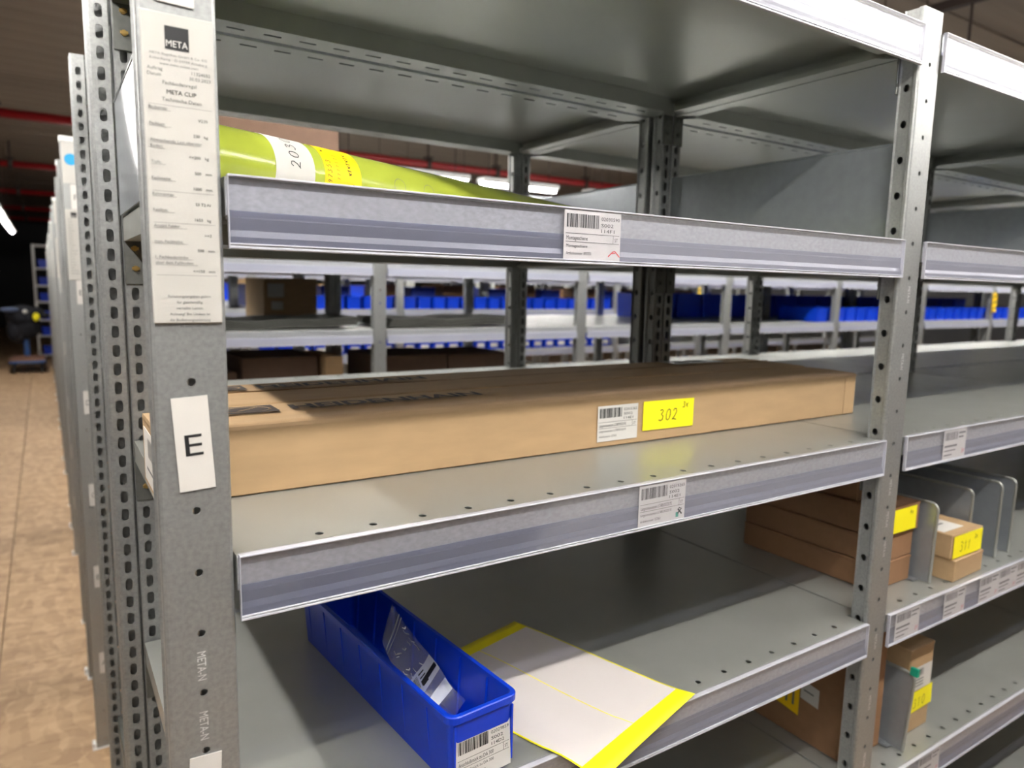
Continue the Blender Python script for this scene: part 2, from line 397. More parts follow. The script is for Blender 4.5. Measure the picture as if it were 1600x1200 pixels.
bracem = MB(); bracem.box(-0.010, 0.010, 0.031, DEP-0.031, 0, 0.03, 0, 0.002)
BRACEM = bracem.mesh('cross_brace', CLIP)
def frame(x, y0, label, group=None, short=False):
    """upright frame of front and rear post; y0 = front of this single rack; the front posts face -y"""
    t = thing('upright_frame', label, 'shelf frame', (x, y0, FLOOR), group=group)
    link('post', POSTS if short else POSTM, t); link('post', POSTM, t, (0, DEP, 0), math.pi)
    if not short: link('post_cap', CAPM, t)
    link('foot_plate', FOOTM, t); link('foot_plate', FOOTM, t, (0, DEP, 0), math.pi)
    link('cross_brace', BRACEM, t, (0, 0, 0.10)); link('cross_brace', BRACEM, t, (0, 0, 0.61))
    return t

# ------------------------------------------------------------------ shelves
def deck_mesh(holes=True):
    m = MB(); X0, X1 = -0.024, W+0.024; F = 0.029; t = 0.001; LW = 0.05; N = 0.033
    h = 0.0042
    # top skin between the notches
    m.quad((X0,N,0),(X1,N,0),(X1,DEP-N,0),(X0,DEP-N,0))
    for s in (0, 1):          # front and rear tongues with the row of holes
        if not holes:
            ya, yb = (0.001, N) if s == 0 else (DEP-N, DEP-0.001)
            m.quad((0.002,ya,0),(W-0.002,ya,0),(W-0.002,yb,0),(0.002,yb,0))
        elif s == 0: m.perf((0.002,N,0),(0,-1,0),(1,0,0),(0,0,-1),N-0.001,W-0.004,0.05,'round',h,h*0.9,first=0.0735,hu=N-0.020,t=0.001)
        else: m.perf((0.002,DEP-N,0),(0,1,0),(1,0,0),(0,0,-1),N-0.001,W-0.004,0.05,'round',h,h*0.9,first=0.0735,hu=N-0.020,t=0.001)
        y = 0.0 if s == 0 else DEP; sg = 1 if s == 0 else -1
        m.quad((0.002,y+sg*0.001,0),(W-0.002,y+sg*0.001,0),(W-0.002,y,-0.001),(0.002,y,-0.001),1)
        m.quad((0.002,y,-0.001),(W-0.002,y,-0.001),(W-0.002,y,-F+.001),(0.002,y,-F+.001),1)
        m.quad((0.002,y,-F+.001),(W-0.002,y,-F+.001),(W-0.002,y+sg*.001,-F),(0.002,y+sg*.001,-F))
        m.perf((0.03,y+sg*0.001,-F),(0,sg,0),(1,0,0),(0,0,1),LW,W-0.06,0.05,'slot',0.0030,0.0125,first=0.045,t=0.001)
        m.quad((0.002,y+sg*(LW+.001),-F),(W-0.002,y+sg*(LW+.001),-F),(W-0.002,y+sg*(LW+.001),-0.0012),(0.002,y+sg*(LW+.001),-0.0012))
        for xx, xs in ((0.002, 1), (W-0.002, -1)):
            m.face([(xx,y+sg*.001,-F),(xx+xs*.028,y+sg*.001,-F),(xx+xs*.028,y+sg*(LW+.001),-F),(xx+xs*0.02,y+sg*(LW+.001),-F),(xx+xs*0.006,y+sg*(LW*.6),-F)])
            m.quad((xx,y+sg*.001,0),(xx,y+sg*N,0),(xx,y+sg*N,-F),(xx,y+sg*.001,-F))
    for x, sg in ((X0, 1), (X1, -1)):
        m.quad((x,N,0),(x,DEP-N,0),(x,DEP-N,-F),(x,N,-F))
        m.quad((x,N+.01,-F),(x+sg*.03,N+.03,-F),(x+sg*.03,DEP-N-.03,-F),(x,DEP-N-.01,-F))
        m.quad((x+sg*.03,N+.03,-F),(x+sg*.03,DEP-N-.03,-F),(x+sg*.03,DEP-N-.03,-F+.007),(x+sg*.03,N+.03,-F+.007))
        for y, s2 in ((N, 1), (DEP-N, -1)):
            m.quad((x,y,0),(x+sg*0.026,y,0),(x+sg*0.026,y,-F),(x,y,-F))
    # underside skin a sheet thickness lower
    m.quad((X0,N,-t),(X0,DEP-N,-t),(X1,DEP-N,-t),(X1,N,-t))
    return m.mesh('deck', [SHELF, EDGE])
DECKM = deck_mesh(); DECKT = deck_mesh(False)
def strip_meshes():
    m = MB(); a, b = 0.003, W-0.003; Hs = 0.053
    # clear front sheet, hooked over the shelf edge at the top
    m.quad((a,-0.0052,0.0005),(b,-0.0052,0.0005),(b,-0.0052,-Hs+.003),(a,-0.0052,-Hs+.003))
    m.quad((a,-0.0052,0.0005),(a,0.002,0.0015),(b,0.002,0.0015),(b,-0.0052,0.0005))
    for x in (a, b): m.quad((x,-0.0052,0.0005),(x,-0.0008,0.0005),(x,-0.0008,-Hs+.003),(x,-0.0052,-Hs+.003))
    me = m.mesh('label_strip', [PLAST])
    k = MB()       # grey back of the holder below the steel edge, with its fine ridges
    pr = [(-0.0010,-0.0245),(-0.0012,-0.0290),(-0.0014,-0.0300),(-0.0013,-0.0390),(-0.0032,-0.0440),(-0.0036,-Hs+.003)]
    for p, q in zip(pr[:-1], pr[1:]): k.quad((a,p[0],p[1]),(b,p[0],p[1]),(b,q[0],q[1]),(a,q[0],q[1]))
    kb = k.mesh('strip_back', [BACKS])
    r = MB()
    r.box(a, b, -0.0062, -0.0012, -Hs, -Hs+0.0022, 0, 0.0005); r.box(a, b, -0.0062, -0.0040, -Hs+0.0030, -Hs+0.0042, 0, 0.0003)
    r.box(a, b, -0.0060, 0.0005, -0.0002, 0.0016, 0, 0.0005); r.box(a, a+0.0006, -0.0060, -0.0012, -Hs, 0.001)
    r.box(b-0.0006, b, -0.0060, -0.0012, -Hs, 0.001)
    rb = r.mesh('strip_rim', [RIM])
    return me, kb, rb
STRIPM, SBACKM, SRIMM = strip_meshes()
FARSTRIP = mat('far_strip', (168, 171, 188), 0.35, 0.1)
fm = MB(); fm.box(0.003, W-0.003, -0.006, -0.001, -0.053, -0.024, 0, 0.0015); fm.box(0.003, W-0.003, -0.007, -0.0055, -0.0535, -0.050, 1)
FARM = fm.mesh('label_strip', [FARSTRIP, RIM])
clm = MB()
clm.box(-0.0125, 0.0125, -0.003, 0.0, -0.085, -0.008, 0, 0.001)
for z in (-0.038, -0.064):
    clm.tube((0,-0.003,z),(0,-0.0065,z),0.0036,10,1); clm.box(-0.0045,0.0045,-0.0075,-0.006,z-.0018,z+.0018,1)
CLIPM = clm.mesh('shelf_clip', [CLIP, BRASS]); CLIPD = clm.mesh('shelf_clip', [CLIP, CLIP])

def shelf(x, y0, z, label, group=None, near=True, rear=False, clips=False):
    """one shelf board; rear = turned round so that its label strip faces +y"""
    t = thing('metal_shelf', label, 'shelf', (x + (W if rear else 0), y0 + (DEP if rear else 0), z), math.pi if rear else 0, group)
    link('deck', DECKT if z > 0.5 else DECKM, t)
    if near:
        link('label_strip', STRIPM, t); link('strip_back', SBACKM, t); link('strip_rim', SRIMM, t)
    elif near is False: link('label_strip', FARM, t)
    if clips:
        for cx, cy, ro in ((-0.012, DEP-0.0295, 0), (W+0.012, DEP-0.0295, 0), (-0.012, 0.0295, math.pi), (W+0.012, 0.0295, math.pi)):
            link('shelf_clip', CLIPM if cx < 0 and x < 0.5 else CLIPD, t, (cx, cy, 0), ro)
    return t

# ------------------------------------------------------------------ near shelving run
LEV = [('top', ZG), ('second highest', ZF), ('middle', ZE), ('fourth', ZD), ('fifth', ZC), ('lowest visible', ZB)]
BAYN = ['left bay', 'second bay', 'third bay', 'fourth bay', 'fifth bay', 'sixth bay']
MAIN = {}
for b in range(6):
    for li, (ln, z) in enumerate(LEV):
        if b > 2 and li > 3: continue
        MAIN[(b, li)] = shelf(b*P, 0, z, '%s shelf in the %s of the near rack, with clear label strip' % (ln, BAYN[b]), 'near rack shelves', True, False, b < 2 and li < 4)
        shelf(b*P, DEP+GAP, z, '%s shelf in the %s of the rack right behind the near one' % (ln, BAYN[b]), 'back-to-back rack shelves', None, True)
FR = []
names = ['left end frame carrying the white rating plate and the letter E', 'upright frame right of the left bay, its front post bare', 'upright frame beyond the second bay of the near rack', 'upright frame beyond the third bay of the near rack', 'upright frame beyond the fourth bay of the near rack', 'upright frame beyond the fifth bay of the near rack', 'upright frame beyond the sixth bay of the near rack']
for b in range(7):
    FR.append(frame(-WP/2+b*P, 0, names[b], 'near rack upright frames', True))
    frame(-WP/2+b*P, DEP+GAP, 'frame of the rack behind, at the back of the %s' % (['left end frame', 'frame right of the left bay', 'frame beyond the second bay', 'frame beyond the third bay', 'frame beyond the fourth bay', 'frame beyond the fifth bay', 'frame beyond the sixth bay'][b]), 'rear rack upright frames')

# low steel side panels standing on the second highest shelf, one at each frame
pmb = MB(); pmb.box(-0.0008, 0.0008, 0.035, 0.494, 0.0, 0.14); pmb.tube((0, 0.035, 0.141), (0, 0.494, 0.141), 0.0022, 8)
PANM = pmb.mesh('side_panel', PANEL)
for b in range(5):
    for r in (0, 1):
        t = link('side_panel', PANM, None, (-WP/2+b*P, r*(DEP+GAP), ZF+0.003))
        tag(t, 'low steel side panel %s %s' % ('on the near rack at the' if r == 0 else 'in the rear rack behind the', ['left end frame', 'frame right of the lime tube', 'frame closing the second bay', 'frame closing the third bay', 'frame closing the fourth bay'][b]), 'side panel', 'low steel side panels')

# embossing on the two near posts and stickers on the left one
def emboss(parent, x, z, parent_z):
    m = MB(); xf = lambda q: (x + (q[2]), q[1], z - q[0])
    # letters run downwards: glyph x -> -z
    vs, fs, x0, x1 = text_geo('META-N'); s = 0.0068/0.73; sx = 0.024/(x1-x0)
    m.add([(x-0.0034+v[1]*s, -0.0003, z-(v[0]-x0)*sx - parent_z) for v in vs], fs)
    return build(m, 'embossed_mark', EMB, parent)
EMB = mat('embossed_steel', (226, 228, 228), 0.35, 0.2)
for z in (-0.073, -0.124, -0.222, -0.32, -0.42): emboss(FR[0], -0.0005, z, FLOOR)
for z in (0.49, 0.23, 0.13, -0.064, -0.115, -0.163, -0.316, -0.42, -0.52): emboss(FR[1], 0.002, z, FLOOR)

def letter_label(parent, ch, x, z0, z1, w_=0.0255, tilt=0.0, ink=INK, yy=-0.0012):
    """white sticker with one letter; x,z relative to the world, parent is a frame"""
    h = z1-z0; px = x - parent.location.x; o = parent.location
    lb = MB(); lb.box(-w_/2, w_/2, -0.0004, 0.0004, -h/2, h/2)
    a = build(lb, 'letter_label', PAPER, parent, (px, yy, (z0+z1)/2-o.z)); a.rotation_euler.y = tilt
    if ch:
        m = MB(); text(m, ch, 0, -0.009, 0.0175, y=-0.0007, align='c', width=0.0125 if ch != 'F' else 0.011); build(m, 'letter', ink, a)
    a['label'] = 'white sticker with the letter %s' % ch if ch else 'blank white sticker'
    return a
letter_label(FR[0], 'E', -0.0265, 0.059, 0.131, 0.0255, R(-3))
letter_label(FR[0], 'F', -0.0265, 0.408, 0.478, 0.0255, R(2))
letter_label(FR[0], 'D', -0.0285, -0.232, -0.161, 0.0240, R(3))

# rating plate
def rating_plate(parent, x0, x1, z0, z1, full=True):
    o = parent.location; cx = (x0+x1)/2-o.x; W_ = x1-x0; H_ = z1-z0; a = W_/2
    m = MB(); m.box(-a, a, -0.002, 0.0, 0, H_, 0, 0.0008)
    pl = build(m, 'rating_plate', PLATE, parent, (cx, -0.0008, z0-o.z)); pl['label'] = 'white rating plate with German load data'
    k = MB(); g = MB(); Y = -0.0024
    def T(mb, s, x, z, sz, al='l', wd=None): text(mb, s, x, z, sz, Y, wd, al)
    lg = MB(); rect(lg, -0.0085, 0.0070, H_-0.0240, H_-0.0085, Y+0.0001); build(lg, 'logo_square', INK, pl)
    build(_white_text('META', -0.0008, H_-0.0222, 0.0046, 0.0140, Y-0.0001), 'logo', PAPER, pl)
    if full:
        T(g, 'META-Regalbau GmbH & Co. KG', 0, H_-0.0285, 0.0017, 'c', 0.037); T(g, 'Eichenkamp · D-59759 Arnsberg', 0, H_-0.0318, 0.0017, 'c', 0.037)
        T(g, 'www.meta-online.com', 0, H_-0.0350, 0.0017, 'c', 0.025)
        T(g, 'Auftrag', -0.0205, H_-0.0390, 0.0024); T(g, '11324552', 0.0205, H_-0.0390, 0.0024, 'r')
        T(g, 'Datum', -0.0205, H_-0.0428, 0.0024); T(g, '30.03.2023', 0.0205, H_-0.0428, 0.0024, 'r')
        T(g, 'Fachbodenregal', 0, H_-0.0478, 0.0026, 'c'); T(k, 'META CLIP', 0.001, H_-0.0540, 0.0030, 'c'); T(g, 'Technische Daten', 0.001, H_-0.0590, 0.0026, 'c')
        rows = [('Bodentyp:', 'V230', ''), ('Fachlast:', '230', 'kg'), ('Abweichende Last oberster', '', ''), ('Boden:', '<=200', 'kg'), ('Tiefe:', '500', 'mm'), ('Fachweite:', '1000', 'mm'), ('Rahmentyp:', 'S3 T2-N', ''), ('Feldlast:', '1650', 'kg'), ('Anzahl Felder:', '>=3', ''), ('max. Fachhöhe:', '500', 'mm'), ('1. Fachbodenhöhe', '', ''), ('über dem Fußboden:', '<=150', 'mm')]
        z = H_-0.0650
        for i, (a_, b_, c_) in enumerate(rows):
            if a_ in ('Bodentyp:', 'Rahmentyp:', 'Anzahl Felder:'): rect(g, -0.0205, 0.0205, z+0.0030, z+0.0032, Y)
            T(g, a_, -0.0205, z, 0.0022); 
            wd = min(0.033, 0.00155*len(a_)); rect(g, -0.0205, -0.0205+wd, z-0.0007, z-0.0005, Y)
            if b_: 
                z -= 0.0058
                T(k, b_, 0.0120 if c_ else 0.0175, z, 0.0022, 'r')
                if c_: T(k, c_, 0.0150, z, 0.0022)
                z -= 0.0052
            else: z -= 0.0040
        rect(g, -0.0205, 0.0205, z+0.0030, z+0.0032, Y)
        z -= 0.0130
        for s_ in ('Belastungsangaben gelten', 'für gleichmäßig', 'verteilte Lasten.', 'Achtung! Bei Umbau ist', 'die Bedienungsanleitung', 'zu beachten.'):
            T(g, s_, 0.001, z, 0.0021, 'c'); z -= 0.0043
    else:
        z = H_-0.030
        while z > 0.012:
            rect(g, -0.017, random.uniform(-0.006, 0.006), z, z+0.0012, Y); rect(g, 0.010, 0.017, z-0.003, z-0.0018, Y); z -= 0.0085
    build(k, 'dark_print', INK, pl); build(g, 'grey_print', GREY_INK, pl)
    return pl
def _white_text(s, x, z, sz, wd, y):
    m = MB(); text(m, s, x, z, sz, y, wd, 'c'); return m
rating_plate(FR[0], -0.0500, -0.0030, 0.186, 0.401)

# ------------------------------------------------------------------ price labels in the strips
def article_label(parent, x, z0, w_, h, lines, y=-0.0046, mark=None, seed=3, thick=0.0003, detail=True, name='shelf_label'):
    """x,z0 = lower left corner in the parent's frame; lines = (number, S002, code, title, sub1, sub2)"""
    m = MB(); m.box(0, w_, 0, thick, 0, h)
    l = build(m, name, PAPER, parent, (x, y, z0))
    k = MB(); Y = -0.0003; bx = w_*0.62
    barcode(k, 0.003, bx, h*0.66, h*0.93, seed, Y)
    if detail:
        text(k, lines[0], bx+0.0015, h*0.83, h*0.075, Y, w_*0.33); text(k, lines[1], bx+0.0015, h*0.70, h*0.075, Y, w_*0.22); text(k, lines[2], bx+0.0015, h*0.585, h*0.075, Y, w_*0.24)
        rect(k, 0.002, w_-0.002, h*0.535, h*0.543, Y); rect(k, 0.002, w_-0.002, h*0.365, h*0.373, Y); rect(k, w_*0.86, w_*0.866, h*0.37, h*0.54, Y)
        text(k, lines[3], 0.003, h*0.41, h*0.085, Y, min(w_*0.66, 0.0019*len(lines[3]))); text(k, 'ST', w_*0.89, h*0.41, h*0.075, Y, w_*0.06)
        text(k, lines[4], 0.003, h*0.26, h*0.065, Y, min(w_*0.66, 0.0019*len(lines[4]))); text(k, lines[5], 0.003, h*0.11, h*0.065, Y, min(w_*0.66, 0.0015*len(lines[5])))
    else:
        rect(k, bx+0.002, w_-0.004, h*0.84, h*0.90, Y); rect(k, bx+0.002, w_-0.010, h*0.70, h*0.75, Y)
        rect(k, 0.003, w_*0.6, h*0.42, h*0.49, Y); rect(k, 0.003, w_*0.55, h*0.28, h*0.32, Y); rect(k, 0.003, w_*0.4, h*0.13, h*0.17, Y)
    build(k, 'label_print', INK if detail else GREY_INK, l)
    if mark == 'tick':
        q = MB(); stroke(q, [(w_*.78, h*.10), (w_*.86, h*.20), (w_*.90, h*.22), (w_*.99, h*.10)], 0.0012, Y-0.0001); stroke(q, [(w_*.84, h*.17), (w_*.91, h*.18)], 0.0010, Y-0.0001); build(q, 'red_mark', RED_INK, l)
    elif mark == 'red':
        q = MB(); stroke(q, [(w_*.84, h*.12), (w_*.86, h*.30), (w_*.92, h*.16), (w_*.95, h*.28)], 0.0014, Y-0.0001); build(q, 'red_mark', RED_INK, l)
    elif mark == 'dot':
        q = MB(); q.box(w_*.80, w_*.86, Y-0.0001, Y, h*.08, h*.20); build(q, 'teal_mark', TEAL, l)
        q = MB(); stroke(q, [(w_*.84, h*.28), (w_*.93, h*.14)], 0.002, Y-0.0002); stroke(q, [(w_*.84, h*.16), (w_*.92, h*.28), (w_*.86, h*.30)], 0.0018, Y-0.0002); build(q, 'black_mark', INK, l)
    return l
LF = ('02030590', 'S002', '114F1', 'Montageschiene', 'Montageschiene', 'Artikelnummer: 897353')
LE = ('02015265', 'S002', '114E1', 'Längenmesssystem LC485/00320 FS', 'Längenmesssystem LC485/00320 FS', 'Artikelnummer: 557662')
article_label(MAIN[(0,1)], 0.315, -0.0495, 0.073, 0.0485, LF, mark='tick', seed=5)['label'] = 'white barcode label 02030590 with red tick'
article_label(MAIN[(0,2)], 0.4315, -0.0495, 0.0735, 0.0485, LE, mark='dot', seed=8)['label'] = 'white barcode label 02015265 with teal dot'
article_label(MAIN[(1,2)], 1.100-P, -0.0495, 0.073, 0.0485, LE, mark='red', seed=9, detail=False)
for i, x in enumerate((1.006, 1.160, 1.2865, 1.3605, 1.4345, 1.509, 1.595)):
    article_label(MAIN[(1,3)], x-P, -0.0495, 0.0735, 0.0485, LE, mark='red', seed=20+i, detail=False)
article_label(MAIN[(1,4)], 1.131-P, -0.0495, 0.072, 0.0485, LE, mark='red', seed=30, detail=False)

# ------------------------------------------------------------------ lime paper tube lying on the second highest shelf
TR = 0.035; td = Vector((0.9031, 0.4294, 0)).normalized(); tang = math.atan2(td.y, td.x)
tt = thing('paper_tube', 'long lime green paper tube with white and yellow stickers lying on the shelf', 'tube', (0.0, 0.161, ZF+TR+0.0006), tang)
def arc_shell(s0, s1, rad, a0, a1, n, ns=1):
    m = MB()
    for i in range(n):
        for j in range(ns):
            t0 = a0+(a1-a0)*i/n; t1 = a0+(a1-a0)*(i+1)/n; x0 = s0+(s1-s0)*j/ns; x1 = s0+(s1-s0)*(j+1)/ns
            m.quad((x0,-rad*math.cos(t0),rad*math.sin(t0)),(x1,-rad*math.cos(t0),rad*math.sin(t0)),(x1,-rad*math.cos(t1),rad*math.sin(t1)),(x0,-rad*math.cos(t1),rad*math.sin(t1)))
    return m
q = MB(); q.tube((-0.004, 0, 0), (0.985, 0, 0), TR, 48, caps=False)
for x in (-0.004, 0.985): q.tube((x, 0, 0), (x+(0.001 if x < .5 else -.001), 0, 0), TR, 48)
build(q, 'tube_body', TUBE, tt, smooth=False)
for pl in tt.children[0].data.polygons: pl.use_smooth = len(pl.vertices) == 4
def tube_s(px_x):  return px_x
SW0, SW1, SY0, SY1 = 0.076, 0.127, 0.141, 0.196
build(arc_shell(SW0, SW1, TR+0.0004, R(-95), R(85), 30), 'white_sticker', PAPER, tt, smooth=True)
build(arc_shell(SY0, SY1, TR+0.0004, R(-95), R(85), 30), 'yellow_sticker', TYEL, tt, smooth=True)
def cyl(q):   # plate x -> along the tube, plate z -> round it
    a = q[2]/(TR+0.0007); return (q[0], -(TR+0.0007)*math.cos(a), (TR+0.0007)*math.sin(a))
q = MB()      # handwriting running round the tube: glyph up = along -x
rot = lambda q_: cyl(((SW0+SW1)/2+0.006-q_[2], 0, q_[0]))
hand(q, '20305', 0.002, 0.0, 0.012, 0.0011, 0.85, 0.1, xf=rot)
build(q, 'handwriting', INK, tt)
q = MB(); rot2 = lambda q_: cyl((SY0+0.010-q_[2], 0, q_[0])); hand(q, '897353', -0.012, 0.0, 0.006, 0.0006, 0.9, 0.1, xf=rot2)
for k in range(7): 
    rot3 = lambda q_, k=k: cyl((SY0+0.022-q_[2], 0, q_[0])); hand(q, random.choice('1247'), -0.002+k*0.0045, 0, 0.004, 0.0004, 0.9, 0.1, xf=rot3)
    rot4 = lambda q_, k=k: cyl((SY0+0.040-q_[2], 0, q_[0])); hand(q, 'x1'[k % 2], 0.004+k*0.004, 0, 0.006, 0.0009, 0.9, 0.1, xf=rot4)
for cx, cz in ((SY0+0.006, 0.031), (SY0+0.042, -0.006)):
    stroke(q, [(cx-.0015, cz), (cx+.0015, cz+.001)], 0.0022, xf=cyl)
build(q, 'sticker_writing', INK, tt)
q = MB()
for s_ in (0.262, 0.318):
    stroke(q, [(s_+0.010*math.cos(a*math.pi/10), 0.004+0.009*math.sin(a*math.pi/10)) for a in range(21)], 0.0005, xf=cyl)
stroke(q, [(0.372, -0.004), (0.376, 0.008)], 0.0006, xf=cyl)
build(q, 'printed_rings', GREY_INK, tt)

# ------------------------------------------------------------------ long cardboard boxes on the middle shelf
BH = 0.074
def long_box(x0, x1, y0, y1, label):
    L = x1-x0; D = y1-y0
    t = thing('long_cardboard_box', label, 'box', (x0, y0, ZE+0.001), group='long boxes on the middle shelf')
    m = MB(); m.box(0, L, 0, D, 0.0, BH-0.003, 0, 0.0015); build(m, 'box_body', CARD, t)
    m = MB()   # top flap slightly bowed, its front fold rounded
    n = 24
    for i in range(n):
        xa, xb = L*i/n, L*(i+1)/n; f = lambda x: 0.0012*math.sin(x/L*math.pi)
        ya = [(0.0, BH-0.006), (0.0008, BH-0.0025), (0.0030, BH-0.0008), (0.007, BH+0.0), (D*0.5, BH+0.001), (D-0.004, BH), (D, BH-0.003)]
        for p, q_ in zip(ya[:-1], ya[1:]):
            k = 0.3 if p[0] < 0.005 else 1
            m.quad((xa,p[0]-0.0004,p[1]+f(xa)*k),(xb,p[0]-0.0004,p[1]+f(xb)*k),(xb,q_[0]-0.0004,q_[1]+f(xb)),(xa,q_[0]-0.0004,q_[1]+f(xa)))
    for x in (0, L): m.face([(x,-.0004,BH-.006),(x,.003,BH-.0008),(x,.007,BH),(x,D*.5,BH+.001),(x,D-.004,BH),(x,D,BH-.003),(x,D,BH-.006)])
    build(m, 'top_flap', CARD, t, smooth=False)
    m = MB(); m.box(L-0.034, L-0.0335, -0.0006, 0.001, 0.002, BH-0.008); build(m, 'side_seam', CUT, t)
    m = MB(); zt = BH+0.0014
    # maker's emblem and name lying on the lid
    return t, zt
def lid_print(t, zt, xo, yc):
    m = MB(); fl = lambda q: (q[0], q[2], zt)
    # square with an open ellipse ring in it
    x0, x1, y0, y1 = xo, xo+0.062, yc-0.022, yc+0.020
    n = 32; cx, cy = (x0+x1)/2, (y0+y1)/2; ra, rb = 0.026, 0.0175
    def el(k, s): return (cx+ra*s*math.cos(2*math.pi*k/n), cy+rb*s*math.sin(2*math.pi*k/n), zt)
    def sq(k):
        c_, s_ = math.cos(2*math.pi*k/n), math.sin(2*math.pi*k/n); f = 1/max(abs(c_), abs(s_)); return (cx+(x1-x0)/2*c_*f, cy+(y1-y0)/2*s_*f, zt)
    for k in range(n): m.quad(sq(k), sq(k+1), el(k+1, 1.0), el(k, 1.0))
    m.face([el(k, 0.9) for k in range(n)])
    build(m, 'printed_emblem', PRINT, t)
    m = MB(); fl2 = lambda q: (cx+q[0]*0.8-q[2]*0.55, cy+q[2]*0.75+q[0]*0.65, zt+0.0003); text(m, 'HEIDENHAIN', 0, -0.0025, 0.0045, width=0.030, align='c', xf=fl2); build(m, 'emblem_text', CARD, t)
    m = MB(); text(m, 'HEIDENHAIN', xo+0.078, yc-0.015, 0.027, width=0.245, xf=fl, bold=0.035)
    build(m, 'printed_name', PRINT, t)
b1, zt = long_box(-0.034, 1.114, 0.163, 0.276, 'long cardboard box at the shelf front with yellow 302 note')
b2, zt = long_box(0.022, 1.130, 0.279, 0.452, 'long cardboard box lying behind the one with the yellow 302 note')
lid_print(b1, BH+0.0036, 0.066, 0.064); lid_print(b2, BH+0.0036, 0.015, 0.120)
m = MB(); m.box(0.0, 1.107, 0.0885, 0.0900, BH, BH+0.0024); build(m, 'flap_joint', CUT, b2)
m = MB(); m.box(0, 0.13, 0, 0.05, 0, 0.0004); build(m, 'packing_tape', TAPE, b2, (0.86, 0.105, BH+0.0028))
m = MB(); rect(m, 0.02, 0.05, 0.01, 0.04, xf=lambda q: (q[0], q[2], 0)); rect(m, 0.06, 0.10, 0.01, 0.04, xf=lambda q: (q[0], q[2], 0)); build(m, 'faint_print', GREY_INK, b2, (0.86, 0.105, BH+0.0034))
article_label(b1, 0.507+0.034, 0.0080, 0.073, 0.0495, LE, y=-0.0016, seed=8, thick=0.0002, name='article_label')
m = MB(); m.box(0, 0.102, 0, 0.0003, 0, 0.0420); y_ = build(m, 'yellow_note', YEL, b1, (0.590+0.034, -0.0020, 0.0165)); y_['label'] = 'yellow note handwritten 302 3x'; y_.rotation_euler.y = R(0.5)
m = MB(); hand(m, '302', 0.030, 0.012, 0.0165, 0.0014, 0.8, 0.15); hand(m, '3x', 0.078, 0.029, 0.0085, 0.0010, 0.7, 0.15); build(m, 'handwriting', INK, y_)
m = MB(); m.box(-0.0006, 0.0, 0.015, 0.10, 0.006, 0.062); e_ = build(m, 'end_label', PAPER, b1)
m = MB(); barcode(m, 0.02, 0.07, 0.035, 0.055, 4, xf=lambda q: (-0.0008, q[0], q[2])); rect(m, 0.02, 0.08, 0.02, 0.023, xf=lambda q: (-0.0008, q[0], q[2])); build(m, 'label_print', GREY_INK, e_)

# ------------------------------------------------------------------ blue bin
def rrect(x0, x1, y0, y1, r, z, n=4):
    pts = []
    for cx, cy, a0 in ((x1-r, y0+r, -90), (x1-r, y1-r, 0), (x0+r, y1-r, 90), (x0+r, y0+r, 180)):
        for k in range(n+1):
            a = math.radians(a0+90*k/n); pts.append((cx+r*math.cos(a), cy+r*math.sin(a), z))
    return pts
def bin_mesh(wt, wb, L, Hb, ribs, n=4):
    m = MB(); a, b = wt/2, wb/2; fr = 0.010; rr_ = 0.012
    loops = [rrect(-b, b, 0.008, L-0.008, rr_*.6, 0.0, n), rrect(-a+.003, a-.003, 0.003, L-.003, rr_*.7, Hb-0.010, n), rrect(-a+.003, a-.003, 0.003, L-.003, rr_*.7, Hb-.008, n), rrect(-a, a, 0, L, rr_, Hb-.0078, n),
             rrect(-a, a, 0, L, rr_, Hb-.001, n), rrect(-a+.001, a-.001, 0.001, L-.001, rr_, Hb, n), rrect(-a+.0055, a-.0055, .0055, L-.0055, rr_*.6, Hb, n), rrect(-a+.006, a-.006, .006, L-.006, rr_*.6, Hb-.004, n), rrect(-b+.003, b-.003, .011, L-.011, rr_*.5, 0.003, n)]
    K = len(loops[0]); i0 = len(m.v)
    for l in loops: m.v += l
    for j in range(len(loops)-1):
        for k in range(K):
            m.f.append((i0+j*K+k, i0+j*K+(k+1)%K, i0+(j+1)*K+(k+1)%K, i0+(j+1)*K+k)); m.m.append(0)
    m.f.append(tuple(i0+k for k in reversed(range(K)))); m.m.append(0); m.f.append(tuple(i0+(len(loops)-1)*K+k for k in range(K))); m.m.append(0)
    if ribs:
        for sg in (-1, 1):
            for k in range(ribs):
                y = 0.05+k*(L-0.08)/(ribs-1)
                for dy in (0, ):
                    m.face([(sg*(b), y-.0012, .001), (sg*(a-.0015), y-.0012, Hb-.009), (sg*(a-.0015), y+.0012, Hb-.009), (sg*b, y+.0012, .001)])
                    m.face([(sg*(b-.002), y-.0012, .001), (sg*(a-.005), y-.0012, Hb-.009), (sg*(a-.0015), y-.0012, Hb-.009), (sg*b, y-.0012, .001)])
                    m.face([(sg*(b-.002), y+.0012, .001), (sg*(a-.005), y+.0012, Hb-.009), (sg*(a-.0015), y+.0012, Hb-.009), (sg*b, y+.0012, .001)])
                    # divider guides inside
                    m.face([(sg*(b-.003), y-.001, .004), (sg*(a-.0065), y-.001, Hb-.004), (sg*(a-.0085), y, Hb-.004), (sg*(b-.005), y, .004)])
                    m.face([(sg*(b-.003), y+.001, .004), (sg*(a-.0065), y+.001, Hb-.004), (sg*(a-.0085), y, Hb-.004), (sg*(b-.005), y, .004)])
    return m
bn = thing('blue_storage_bin', 'long blue plastic storage bin holding a clear zip bag', 'storage bin', (0.2405, 0.004, ZD+0.0006), 0.080)
BWT, BWB, BL, BHH = 0.088, 0.072, 0.400, 0.082
build(bin_mesh(BWT, BWB, BL, BHH, 7, 5), 'bin_body', BLUE, bn)
